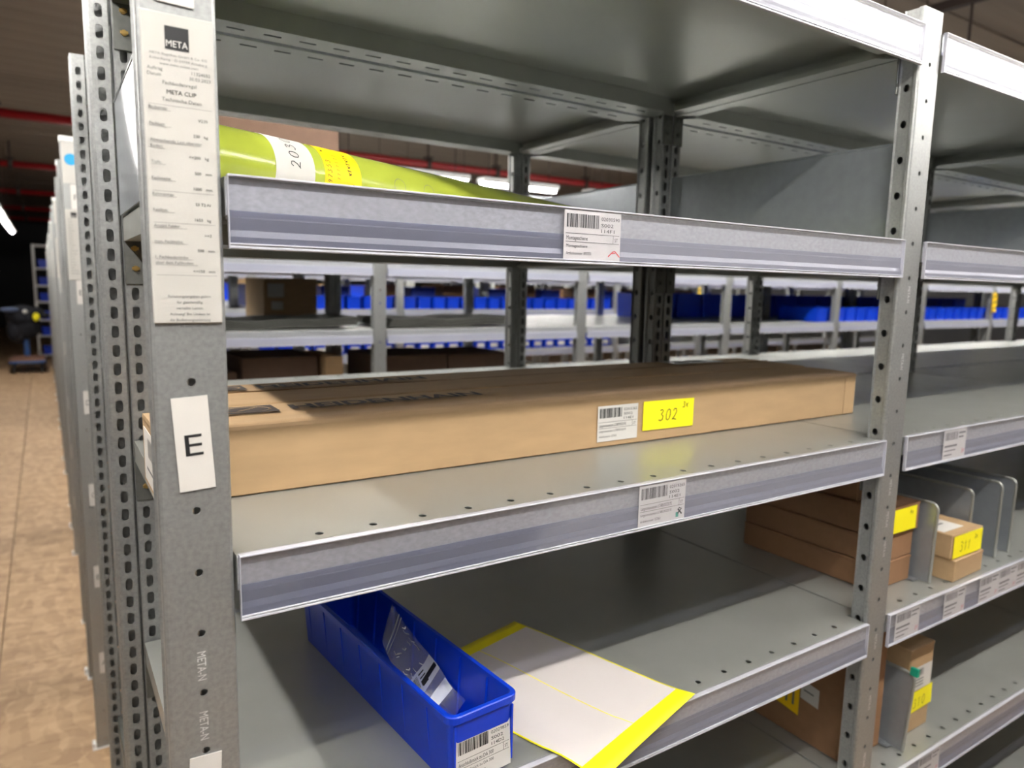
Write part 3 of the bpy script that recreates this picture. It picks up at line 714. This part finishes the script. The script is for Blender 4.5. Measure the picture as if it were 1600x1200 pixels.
for sg in (-1, 1):   # holder ridges on the front
    m = MB(); m.box(sg*0.036-0.001, sg*0.036+0.001, 0.002, 0.005, 0.008, 0.070); build(m, 'label_holder', BLUE, bn)
LB = ('02029859', 'S002', '114D2', 'Anschlußstück zu DA 300', 'Anschlußstück zu DA 300', 'Artikelnummer: DA30 02')
lb = article_label(bn, -0.0345, 0.004, 0.069, 0.050, LB, y=0.0012, seed=14, thick=0.0003, name='bin_label'); lb.rotation_euler.x = R(-4)
lb['label'] = 'white barcode label 02029859'
# zip bag
zb = thing('zip_bag', 'clear zip bag with white printed stripes leaning inside the blue bin', 'bag', (0.2405, 0.004, ZD+0.0006), 0.080)
def bagp(u, v, off=0.0):     # u across (0..1), v down (0..1)
    A = Vector((-0.020, 0.190, 0.078)); B = Vector((0.032, 0.262, 0.086)); C = Vector((0.034, 0.086, 0.034)); D_ = Vector((-0.026, 0.066, 0.008))
    p = A.lerp(B, u).lerp(D_.lerp(C, u), v)
    p.z += 0.006*math.sin(math.pi*v)*math.cos(3*u)+0.0015*math.sin(14*v+5*u)+off; p.x += -0.002*math.sin(9*v); return tuple(p)
def bag_sheet(u0, u1, v0, v1, off, nu=6, nv=12):
    m = MB()
    for i in range(nu):
        for j in range(nv):
            a, b = u0+(u1-u0)*i/nu, u0+(u1-u0)*(i+1)/nu; c, d = v0+(v1-v0)*j/nv, v0+(v1-v0)*(j+1)/nv
            m.quad(bagp(a,c,off), bagp(b,c,off), bagp(b,d,off), bagp(a,d,off))
    return m
build(bag_sheet(0, 1, 0, 1, 0, 8, 16), 'film', FILM, zb, smooth=True)
build(bag_sheet(0.02, 0.98, 0.02, 0.98, -0.004, 8, 16), 'film', FILM, zb, smooth=True)
build(bag_sheet(0, 1, 0.12, 0.135, 0.001, 8, 1), 'zip_ridge', FILMW, zb)
build(bag_sheet(0, 1, 0.16, 0.168, 0.001, 8, 1), 'zip_ridge', FILMW, zb)
build(bag_sheet(0.05, 0.98, 0.52, 0.68, 0.0006, 8, 3), 'white_stripe', FILMW, zb)
build(bag_sheet(0.05, 0.98, 0.76, 0.86, 0.0006, 8, 3), 'white_stripe', FILMW, zb)
m = MB()
def bx(q): return bagp(q[0], q[2], 0.0012)
rnd = random.Random(5); u = 0.06
while u < 0.34: 
    wv = rnd.choice((0.008, 0.016)); rect(m, u, u+wv, 0.545, 0.63, xf=bx); u += wv+rnd.choice((0.008, 0.014))
for k in range(4): rect(m, 0.40+0.01*k, 0.62, 0.545+k*0.03, 0.556+k*0.03, xf=bx)
rect(m, 0.40, 0.95, 0.60, 0.640, xf=bx)
build(m, 'bag_print', INK, zb)
m = MB()
for k in range(14):
    u, v = rnd.uniform(.1, .85), rnd.uniform(.2, .5); stroke(m, [(u, v), (u+rnd.uniform(-.05, .08), v+.03), (u+rnd.uniform(0, .12), v+rnd.uniform(.03, .07))], 0.012, xf=bx)
build(m, 'crease', FILMW, zb)

# ------------------------------------------------------------------ A4 label sheet with yellow ends
sh = thing('label_sheet', 'white label sheet with yellow ends lying over the shelf front edge', 'paper', (0.460, 0.284, ZD))
A = Vector((0, 0)); B = Vector((0.081, -0.290)); Dv = Vector((-0.200, -0.056))
us = [0, 0.007] + [0.007+0.986*k/16 for k in range(1, 16)] + [0.993, 1.0]; 
def spt(s, t):      # s along the long side 0..1, t across 0..1
    p = A + B*s + Dv*t
    z = 0.0012 + 0.0022*math.sin(3.1*s+1.5*t)**2 + 0.0008*math.sin(9*s) + (0.004*max(0, s-0.8)/0.2*(1-t))
    yw = 0.284+p.y
    if yw < -0.004: z += 0.0022 - 0.10*(-0.004-yw)*abs(-0.004-yw)/0.06
    elif yw < 0.02: z += 0.0022*(0.02-yw)/0.024
    p += Vector((0.004*math.sin(2.2*s)*0, 0)); return (p.x, p.y, z)
ss = [0, 0.04, 0.085] + [0.085+0.83*k/18 for k in range(1, 18)] + [0.915, 0.96, 1.0]
tt_ = [0, 0.012] + [0.012+0.483*k/6 for k in range(1, 6)] + [0.4965, 0.5035] + [0.5035+0.4845*k/6 for k in range(1, 6)] + [0.988, 1.0]
m = MB()
for i in range(len(ss)-1):
    for j in range(len(tt_)-1):
        sm = (ss[i]+ss[i+1])/2; tm = (tt_[j]+tt_[j+1])/2
        y = sm < 0.085 or sm > 0.915 or tm < 0.012 or tm > 0.988 or 0.4965 < tm < 0.5035
        m.quad(spt(ss[i], tt_[j]), spt(ss[i], tt_[j+1]), spt(ss[i+1], tt_[j+1]), spt(ss[i+1], tt_[j]), 1 if y else 0)
so_ = build(m, 'sheet', [SHEETW, YEL], sh, smooth=True)
md = so_.modifiers.new('thick', 'SOLIDIFY'); md.thickness = 0.0003

# ------------------------------------------------------------------ boxes and dividers in the second bay
def carton(name, label, x0, x1, y0, y1, z0, z1, m_=None, group=None, seam=True, rz=0.0, cat='box'):
    t = thing(name, label, cat, ((x0+x1)/2, (y0+y1)/2, z0+0.0006), rz, group); a, b, h = (x1-x0)/2, (y1-y0)/2, z1-z0-0.0008
    q = MB(); q.box(-a, a, -b, b, 0, h-0.004 if seam else h, 0, 0.0015); build(q, 'box_body', m_ or CARD2, t)
    if seam:
        q = MB(); q.box(-a-0.0006, a+0.0006, -b-0.0008, b+0.0006, h-0.006, h, 0, 0.0012); build(q, 'lid', m_ or CARD2, t)
    return t
zs = [ZD, -0.2430, -0.195, -0.1425, -0.090]
cl = ['lowest of the four long brown boxes stacked behind the right post', 'second from bottom of the four long brown boxes behind the right post', 'third long brown box with yellow 4x note, behind the right post', 'topmost long brown box of the stack behind the right post, set back']
for i in range(4):
    c = carton('brown_box', cl[i], 1.050+[0, .001, .002, .006][i], 1.165+[0, 0, .003, -.006][i], 0.062+[0, 0, -0.006, 0.045][i], 0.335, zs[i], zs[i+1]-0.0006, group='long brown boxes in the second bay')
    if i == 2:
        q = MB(); q.box(0, 0.075, 0, 0.0003, 0, 0.042); n_ = build(q, 'yellow_note', YEL, c, (-0.030, -0.1415, 0.004)); n_['label'] = 'yellow note handwritten 4x'
        q = MB(); hand(q, '4x', 0.052, 0.028, 0.008, 0.0009); build(q, 'handwriting', INK, n_)
def divider(x, y0, y1, z, h, label, lean=0.0, group='steel shelf dividers'):
    t = thing('shelf_divider', label, 'divider', (x, y0, z+0.0008), group=group); t.rotation_euler.y = lean
    q = MB(); L = y1-y0; r = 0.012; n = 6
    prof = [(0.001, 0.0), (0.001, h-r)] + [(0.001+r-r*math.cos(math.pi/2*k/n), h-r+r*math.sin(math.pi/2*k/n)) for k in range(1, n+1)] + [(L-r, h), (L, h-r), (L, 0)]
    for sx in (-0.0007, 0.0007): q.face([(sx, p[0], p[1]) for p in prof])
    build(q, 'divider_plate', PANEL, t)
    q = MB(); hp = prof[:-2]
    for p, s_ in zip(hp[:-1], hp[1:]): q.tube((0, p[0], p[1]), (0, s_[0], s_[1]), 0.0027, 8)
    build(q, 'rolled_edge', SHELF, t)
    q = MB(); q.box(-0.018, 0.0, 0.02, L-0.02, 0.0, 0.0012); build(q, 'foot', PANEL, t)
    return t
divider(1.176, 0.030, 0.33, ZD, 0.144, 'steel shelf divider between the brown box stack and the 311 boxes', R(2))
divider(1.340, 0.045, 0.40, ZD, 0.144, 'steel shelf divider standing just behind the yellow 311 note')
divider(1.420, 0.030, 0.42, ZD, 0.150, 'left one of the pair of bare steel dividers right of the 311 boxes', R(0.7))
divider(1.478, 0.030, 0.42, ZD, 0.150, 'rightmost bare steel divider, beside the small white block', R(0.7))
carton('small_brown_box', 'lower of two small brown boxes, its front corner at the shelf edge', 1.214, 1.326, 0.012, 0.16, ZD, -0.2497, CARD, 'small boxes in the second bay', rz=R(2))
c = carton('small_brown_box', 'upper small brown box with yellow 311 note and white label on top', 1.210, 1.320, 0.016, 0.16, -0.2490, -0.2030, CARD, 'small boxes in the second bay')
q = MB(); q.box(0, 0.104, 0, 0.0003, 0, 0.041); n_ = build(q, 'yellow_note', YEL, c, (-0.050, -0.0735, 0.001)); n_['label'] = 'yellow note handwritten 311 2x'
q = MB(); hand(q, '311', 0.022, 0.010, 0.018, 0.0012, 0.75); hand(q, '2x', 0.074, 0.026, 0.008, 0.0009); build(q, 'handwriting', INK, n_)
q = MB(); q.box(-0.05, 0.02, -0.055, 0.03, 0.0452, 0.0456); n_ = build(q, 'top_label', PAPER, c)
q = MB(); rect(q, -0.03, 0.0, -0.03, -0.025, xf=lambda p: (p[0], p[2], 0.0459)); build(q, 'label_print', GREY_INK, n_)
q = MB(); q.box(0, 0.022, 0, 0.03, 0, 0.038, 0, 0.004); q.box(0.003, 0.019, -0.001, 0.002, 0.004, 0.034, 0, 0.0015)
tag(build(q, 'white_block', WHITEP, None, (1.492, 0.05, ZD+0.0006)), 'small white plastic block standing beside the rightmost steel divider', 'block')
# fifth shelf
c = carton('tall_brown_box', 'tall brown box with yellow 310 note below the labelled strip', 1.170, 1.250, 0.045, 0.150, ZC, -0.423, CARD, None)
q = MB(); q.box(0, 0.073, 0, 0.0003, 0, 0.046); n_ = build(q, 'article_label', PAPER, c, (-0.037, -0.0540, 0.082))
q = MB(); barcode(q, 0.004, 0.045, 0.028, 0.042, 6); 
for z in (0.020, 0.014, 0.008): rect(q, 0.004, 0.045, z, z+0.002)
build(q, 'label_print', GREY_INK, n_)
q = MB(); q.box(0, 0.080, 0, 0.0003, 0, 0.040); n_ = build(q, 'yellow_note', YEL, c, (-0.036, -0.0548, 0.040)); n_['label'] = 'yellow note handwritten 310'; n_.rotation_euler.y = R(-2)
q = MB(); hand(q, '310', 0.014, 0.008, 0.018, 0.0011, 0.8); build(q, 'handwriting', INK, n_)
d = divider(1.122, 0.020, 0.15, ZC, 0.140, 'front steel divider leaning beside the tall 310 box', R(8), 'dividers by the 310 box')
q = MB(); q.box(-0.004, 0.004, -0.004, 0.010, 0.138, 0.153, 0, 0.001); k_ = build(q, 'green_clip', GREEN, d); k_['label'] = 'small green clip'
divider(1.131, 0.030, 0.15, ZC, 0.137, 'rear steel divider of the close pair beside the 310 box', R(8), 'dividers by the 310 box')
c = carton('large_brown_box', 'large dark brown box with yellow and white labels, half hidden by right post', 0.995, 1.105, 0.055, 0.40, ZC, -0.34, CARD2, None, seam=False)
ym = lambda p: (-0.0603, -p[0], p[2])
q = MB(); q.quad(*[(-0.0604, yy, zz) for yy, zz in ((-0.084, 0.046), (-0.084, 0.112), (0.010, 0.118), (0.010, 0.060))]); n_ = build(q, 'yellow_label', TYEL, c)
q = MB()
for k in range(5): q.quad(*[(-0.0606, yy, zz) for yy, zz in ((-0.074+k*.014, 0.062), (-0.074+k*.014, 0.102), (-0.070+k*.014, 0.102), (-0.070+k*.014, 0.062))])
build(q, 'label_print', GREY_INK, n_)
q = MB(); q.quad(*[(-0.0603, yy, zz) for yy, zz in ((-0.122, 0.078), (-0.122, 0.113), (-0.086, 0.118), (-0.086, 0.083))]); n_ = build(q, 'white_label', PAPER, c)
q = MB(); q.quad(*[(-0.0606, yy, zz) for yy, zz in ((-0.112, 0.097), (-0.112, 0.100), (-0.092, 0.102), (-0.092, 0.099))]); build(q, 'label_print', GREY_INK, n_)

# ------------------------------------------------------------------ shelving rows further back
ROWZ = [('G', 0.60), ('F', 0.30), ('E', 0.042), ('D', -0.262)]
ORD = {2: 'second', 4: 'third', 6: 'fourth', 8: 'fifth', 10: 'sixth', 12: 'seventh', 14: 'eighth'}
LVN = ['top', 'upper', 'middle', 'lower']
NTH = ['first', 'second', 'third', 'fourth', 'fifth', 'sixth', 'seventh', 'eighth', 'ninth']
NB = {2: 7, 4: 8, 6: 8, 8: 7, 10: 3, 12: 1, 14: 1}
for y0 in (2, 4, 6, 8, 10, 12, 14):
    for b in range(NB[y0]+1):
        x = -WP/2+b*P
        f0 = frame(x, y0, 'front upright frame, %s from the aisle, in the %s rack row' % (NTH[b], ORD[y0]) if b else 'front end frame of the %s rack row along the aisle, with letter stickers' % ORD[y0], '%s row frames' % ORD[y0])
        frame(x, y0+DEP+GAP, ('rear upright frame, %s from the aisle, in the %s rack row' % (NTH[b], ORD[y0])) if b else 'rear end frame of the %s rack row beside the aisle' % ORD[y0], '%s row frames' % ORD[y0])
        if b == 0:
            for ch, zc in (('F', 0.456), ('E', 0.171), ('D', -0.171), ('C', -0.470), ('B', -0.743), ('A', -1.040)):
                a_ = letter_label(f0, ch if y0 < 6 else '', -0.0265+0.008*(y0 == 2 and 1), zc-0.036, zc+0.036, 0.0255, 0.0, GREY_INK)
                a_.location.y = -0.0012
            rating_plate(f0, -0.0500, -0.0030, 0.208, 0.419, False)
            q = MB(); q.box(-0.023, 0.023, -0.002, -0.0006, 1.835, 1.955); s_ = build(q, 'name_plate', PLATE, f0)
            if y0 in (2, 6):
                q = MB(); q.tube((0, -0.002, 1.905), (0, -0.0026, 1.905), 0.017, 20); build(q, 'round_sticker', STICK, s_)
    for b in range(NB[y0]):
        for li, (nm, z) in enumerate(ROWZ):
            if li == 0 and y0 > 2: continue
            if li == 3 and y0 > 4: continue
            for r in (0, 1):
                shelf(b*P, y0+(DEP+GAP)*r, z, '%s %s shelf in the %s bay of the %s rack row' % ('front' if r == 0 else 'rear', LVN[li], NTH[b], ORD[y0]), '%s row shelves' % ORD[y0], False, r == 1)

# things on the second row
ZE2 = 0.042; ZD2 = -0.262
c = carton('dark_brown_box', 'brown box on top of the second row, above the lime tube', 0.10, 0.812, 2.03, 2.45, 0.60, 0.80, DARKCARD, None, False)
c = carton('cardboard_box', 'light cardboard box with two white labels seen under the upper shelf', 0.69, 0.925, 2.66, 3.0, ZE2, 0.232, CARD)
q = MB(); q.box(-0.10, -0.03, -0.1725, -0.1715, 0.105, 0.165); q.box(-0.085, -0.035, -0.1725, -0.1715, 0.05, 0.085); build(q, 'white_label', PAPER, c)
def sheets(x0, x1, y0, y1, label, n):
    for k in range(n):
        q = MB(); N_ = 10; zz = lambda x: 0.004*math.sin(x*9)+0.003*math.sin(x*23)
        th = 0.008
        for i in range(N_):
            a, b = x0+(x1-x0)*i/N_, x0+(x1-x0)*(i+1)/N_; za, zb_ = zz(a)+0.008, zz(b)+0.008
            q.quad((a,y0,za+th),(b,y0,zb_+th),(b,y1,zb_+th),(a,y1,za+th)); q.quad((a,y0,za),(a,y0,za+th),(b,y0,zb_+th),(b,y0,zb_)); q.quad((a,y0,za),(b,y0,zb_),(b,y1,zb_),(a,y1,za)); q.quad((a,y1,za),(b,y1,zb_),(b,y1,zb_+th),(a,y1,za+th))
        q.quad((x0,y0,zz(x0)+.008),(x0,y1,zz(x0)+.008),(x0,y1,zz(x0)+.008+th),(x0,y0,zz(x0)+.008+th)); q.quad((x1,y0,zz(x1)+.008),(x1,y0,zz(x1)+.008+th),(x1,y1,zz(x1)+.008+th),(x1,y1,zz(x1)+.008))
        tag(build(q, 'folded_sheet', DARKSTUFF, None, (0.01*k, 0.005*k, ZE2+k*0.0105)), label % (['lowest', 'middle', 'topmost'][min(k, 2)]), 'sheet', 'dark folded sheets on the second row')
sheets(0.10, 0.90, 2.08, 2.45, '%s dark folded sheet lying left of the second row post', 3)
sheets(1.02, 1.66, 2.06, 2.45, '%s dark folded sheet lying right of the second row post', 3)
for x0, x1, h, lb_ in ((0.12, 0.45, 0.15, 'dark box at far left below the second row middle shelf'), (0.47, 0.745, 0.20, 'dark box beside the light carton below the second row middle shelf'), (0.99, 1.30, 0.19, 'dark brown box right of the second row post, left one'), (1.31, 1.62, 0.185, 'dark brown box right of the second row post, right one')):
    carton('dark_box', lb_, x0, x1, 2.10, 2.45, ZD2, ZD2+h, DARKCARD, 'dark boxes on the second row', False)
carton('cardboard_box', 'narrow light carton between the dark boxes on the second row', 0.765, 0.83, 2.06, 2.35, ZD2, ZD2+0.20, CARD)
# blue bins in rows
simple = bin_mesh(0.098, 0.088, 0.30, 0.085, 0, 2); SBIN = simple.mesh('blue_bin', BLUE)
big = bin_mesh(0.22, 0.20, 0.32, 0.15, 0, 2); BBIN = big.mesh('blue_bin', BLUE)
lm = MB(); lm.box(-0.03, 0.03, 0.001, 0.0018, 0.02, 0.05); LBM = lm.mesh('bin_label', PAPER)
def small_bin(x, y, z, label, group, me=None, lab=True, rz=0.0):
    t = tag(link('blue_bin', me or SBIN, None, (x, y, z+0.0006), rz), label, 'storage bin', group)
    if lab: link('bin_label', LBM, t)
def free_x(b): return (b*P+0.06, b*P+W-0.06)
BN = ['leftmost', 'second', 'third', 'fourth', 'fifth', 'sixth', 'seventh', 'rightmost']
for b in (3, 4, 5, 6):
    a, e = free_x(b); n = 8
    for k in range(n):
        if b == 3 and k < 7: continue
        small_bin(a+(e-a)*k/(n-1), 2.03, ZE2, '%s small bright blue bin in the %s bay of the second row' % (BN[k], NTH[b]), 'blue bin line on the second row', lab=False)
    for k in range(4): small_bin(a+0.06+(e-a-0.12)*k/3, 2.62, ZE2, '%s larger dark blue bin at the rear, %s bay of the second row' % (BN[k], NTH[b]), 'rear bins on the second row', BBIN, False)
for b in (1, 2, 3, 4, 5):
    a, e = free_x(b); n = 8
    for k in range(n): small_bin(a+(e-a)*k/(n-1), 4.03, ZE2, '%s small blue bin on the middle shelf, %s bay of the third row' % (BN[k], NTH[b]), 'blue bin line on the third row', lab=False)
    for k in range(3): 
        if (b+k) % 2: small_bin(a+0.12+0.27*k, 4.62, ZE2, 'larger blue bin at the rear of the third row, %s spot in the %s bay' % (BN[k], NTH[b]), 'rear bins on the third row', BBIN, False)
        else: carton('cardboard_box', 'cardboard box at the rear of the third row, %s spot in the %s bay' % (BN[k], NTH[b]), a+0.02+0.27*k, a+0.22+0.27*k, 4.62, 4.9, ZE2, ZE2+0.17, CARD2, 'cartons on the third row')
for b in (1, 2, 3):
    a, e = free_x(b)
    for k in range(8): small_bin(a+(e-a)*k/7, 4.03, ZD2, '%s small blue bin on the lower shelf, %s bay of the third row' % (BN[k], NTH[b]), 'lower blue bins on the third row', lab=True)
rnd = random.Random(11)
for y0 in (6, 8):
    for b in range(1, 7):
        a, e = free_x(b); x = a
        k = -1
        while x < e-0.2:
            kind = rnd.random(); w_ = 0.2; k += 1
            if kind < 0.5: small_bin(x+0.11, y0+0.04, ZE2, 'blue bin, %s item in the %s bay of the %s rack row' % (BN[k], NTH[b], ORD[y0]), 'blue bins in the %s row' % ORD[y0], BBIN, False)
            elif kind < 0.85: carton('cardboard_box', 'cardboard box, %s item in the %s bay of the %s rack row' % (BN[k], NTH[b], ORD[y0]), x, x+0.2, y0+0.05, y0+0.4, ZE2, ZE2+rnd.uniform(0.1, 0.2), CARD if kind < 0.7 else CARD2, 'cartons in the %s row' % ORD[y0])
            x += 0.24
for x, y, lb_ in ((-WP/2+5*P, 4.0, 'yellow tag fixed to a third row post'), (-WP/2+6*P, 2.0, 'yellow and black striped tag on the seventh post of the second row')):
    q = MB(); q.box(-0.03, 0.03, -0.004, 0, 0, 0.14, 0, 0.001)
    for k in range(3): q.face([(-0.03,-0.0045,0.01+k*.045),(0.03,-0.0045,0.03+k*.045),(0.03,-0.0045,0.045+k*.045),(-0.03,-0.0045,0.025+k*.045)], 1)
    tag(build(q, 'caution_tag', [TYEL, INK], None, (x, y-0.01, 0.10)), lb_, 'tag')

# ------------------------------------------------------------------ far end of the main aisle
pt = thing('platform_trolley', 'blue platform trolley standing in the far main aisle', 'trolley', (-0.40, 13.6, FLOOR))
q = MB(); q.box(-0.25, 0.25, -0.4, 0.4, 0.16, 0.20, 0, 0.01); build(q, 'frame', CARTB, pt)
q = MB(); q.box(-0.24, 0.24, -0.39, 0.39, 0.20, 0.225, 0, 0.005); build(q, 'deck_board', WOODB, pt)
for sx in (-0.19, 0.19):
    for sy in (-0.32, 0.32):
        q = MB(); q.tube((sx-0.015, sy, 0.06), (sx+0.015, sy, 0.06), 0.06, 16); build(q, 'wheel', RUBBER, pt)
        q = MB(); q.box(sx-0.025, sx-0.018, sy-0.03, sy+0.03, 0.05, 0.16); q.box(sx+0.018, sx+0.025, sy-0.03, sy+0.03, 0.05, 0.16); build(q, 'caster_fork', DKSTEEL, pt)
q = MB(); q.box(-0.05, 0.03, 0.28, 0.33, 0.22, 0.95, 0, 0.006); q.tube((-0.22, 0.30, 0.95), (0.24, 0.30, 0.95), 0.018, 12); build(q, 'push_handle', CARTB, pt)
def blob(pts, n=10):
    m = MB(); rnd = random.Random(2)
    for (cx, cy, cz, rx, ry, rz_) in pts:
        i = len(m.v); NU, NV = 14, 8
        for a in range(NV+1):
            for b in range(NU):
                th = math.pi*a/NV; ph = 2*math.pi*b/NU; j = 1+0.12*math.sin(3*ph+cx*20)+rnd.uniform(-.05, .05)
                m.v.append((cx+rx*j*math.sin(th)*math.cos(ph), cy+ry*j*math.sin(th)*math.sin(ph), cz+rz_*math.cos(th)))
        for a in range(NV):
            for b in range(NU): m.f.append((i+a*NU+b, i+a*NU+(b+1)%NU, i+(a+1)*NU+(b+1)%NU, i+(a+1)*NU+b)); m.m.append(0)
    return m
jk = thing('jacket', 'dark jacket hanging over the trolley handle in the far aisle', 'jacket', (-0.42, 13.88, FLOOR))
build(blob([(-0.02, 0, 0.88, 0.24, 0.14, 0.20), (0.02, 0, 0.72, 0.21, 0.12, 0.22), (-0.10, 0, 0.66, 0.14, 0.1, 0.22), (0.10, 0, 0.95, 0.18, 0.12, 0.10), (0.27, 0, 0.90, 0.10, 0.08, 0.06)]), 'jacket_body', JACKET, jk, smooth=True)
build(blob([(-0.20, -0.13, 1.0, 0.13, 0.04, 0.04)]), 'grey_hood', mat('grey_cloth', (80, 92, 120), 0.9), jk, smooth=True)
q = blob([(0.17, -0.13, 0.88, 0.05, 0.02, 0.07)]); build(q, 'yellow_patch', YEL, jk, smooth=True)
q = blob([(0.02, -0.14, 0.97, 0.035, 0.02, 0.035)]); build(q, 'white_cap', WHITEP, jk, smooth=True)
br = thing('bin_rack', 'white slim rack of blue bins at the far end of the main aisle', 'rack', (-0.10, 15.5, FLOOR))
for x in (-0.15, 0.20):
    for y in (0.0, 0.5):
        q = MB(); q.box(x-0.02, x+0.02, y-0.02, y+0.02, 0, 2.14, 0, 0.004); build(q, 'rack_post', WHITEP, br)
BZ = [0.06, 0.42, 0.72, 1.06, 1.36, 1.68, 2.10]
for z in BZ:
    q = MB(); q.box(-0.13, 0.18, -0.015, 0.515, z, z+0.03, 0, 0.003); build(q, 'rack_shelf', WHITEP, br)
for i, z in enumerate(BZ[:-1]):
    small_bin(-0.08, 15.52, FLOOR+z+0.03, 'blue bin on the white slim rack, %s level from below' % NTH[i], 'blue bins on the slim rack', BBIN, False)
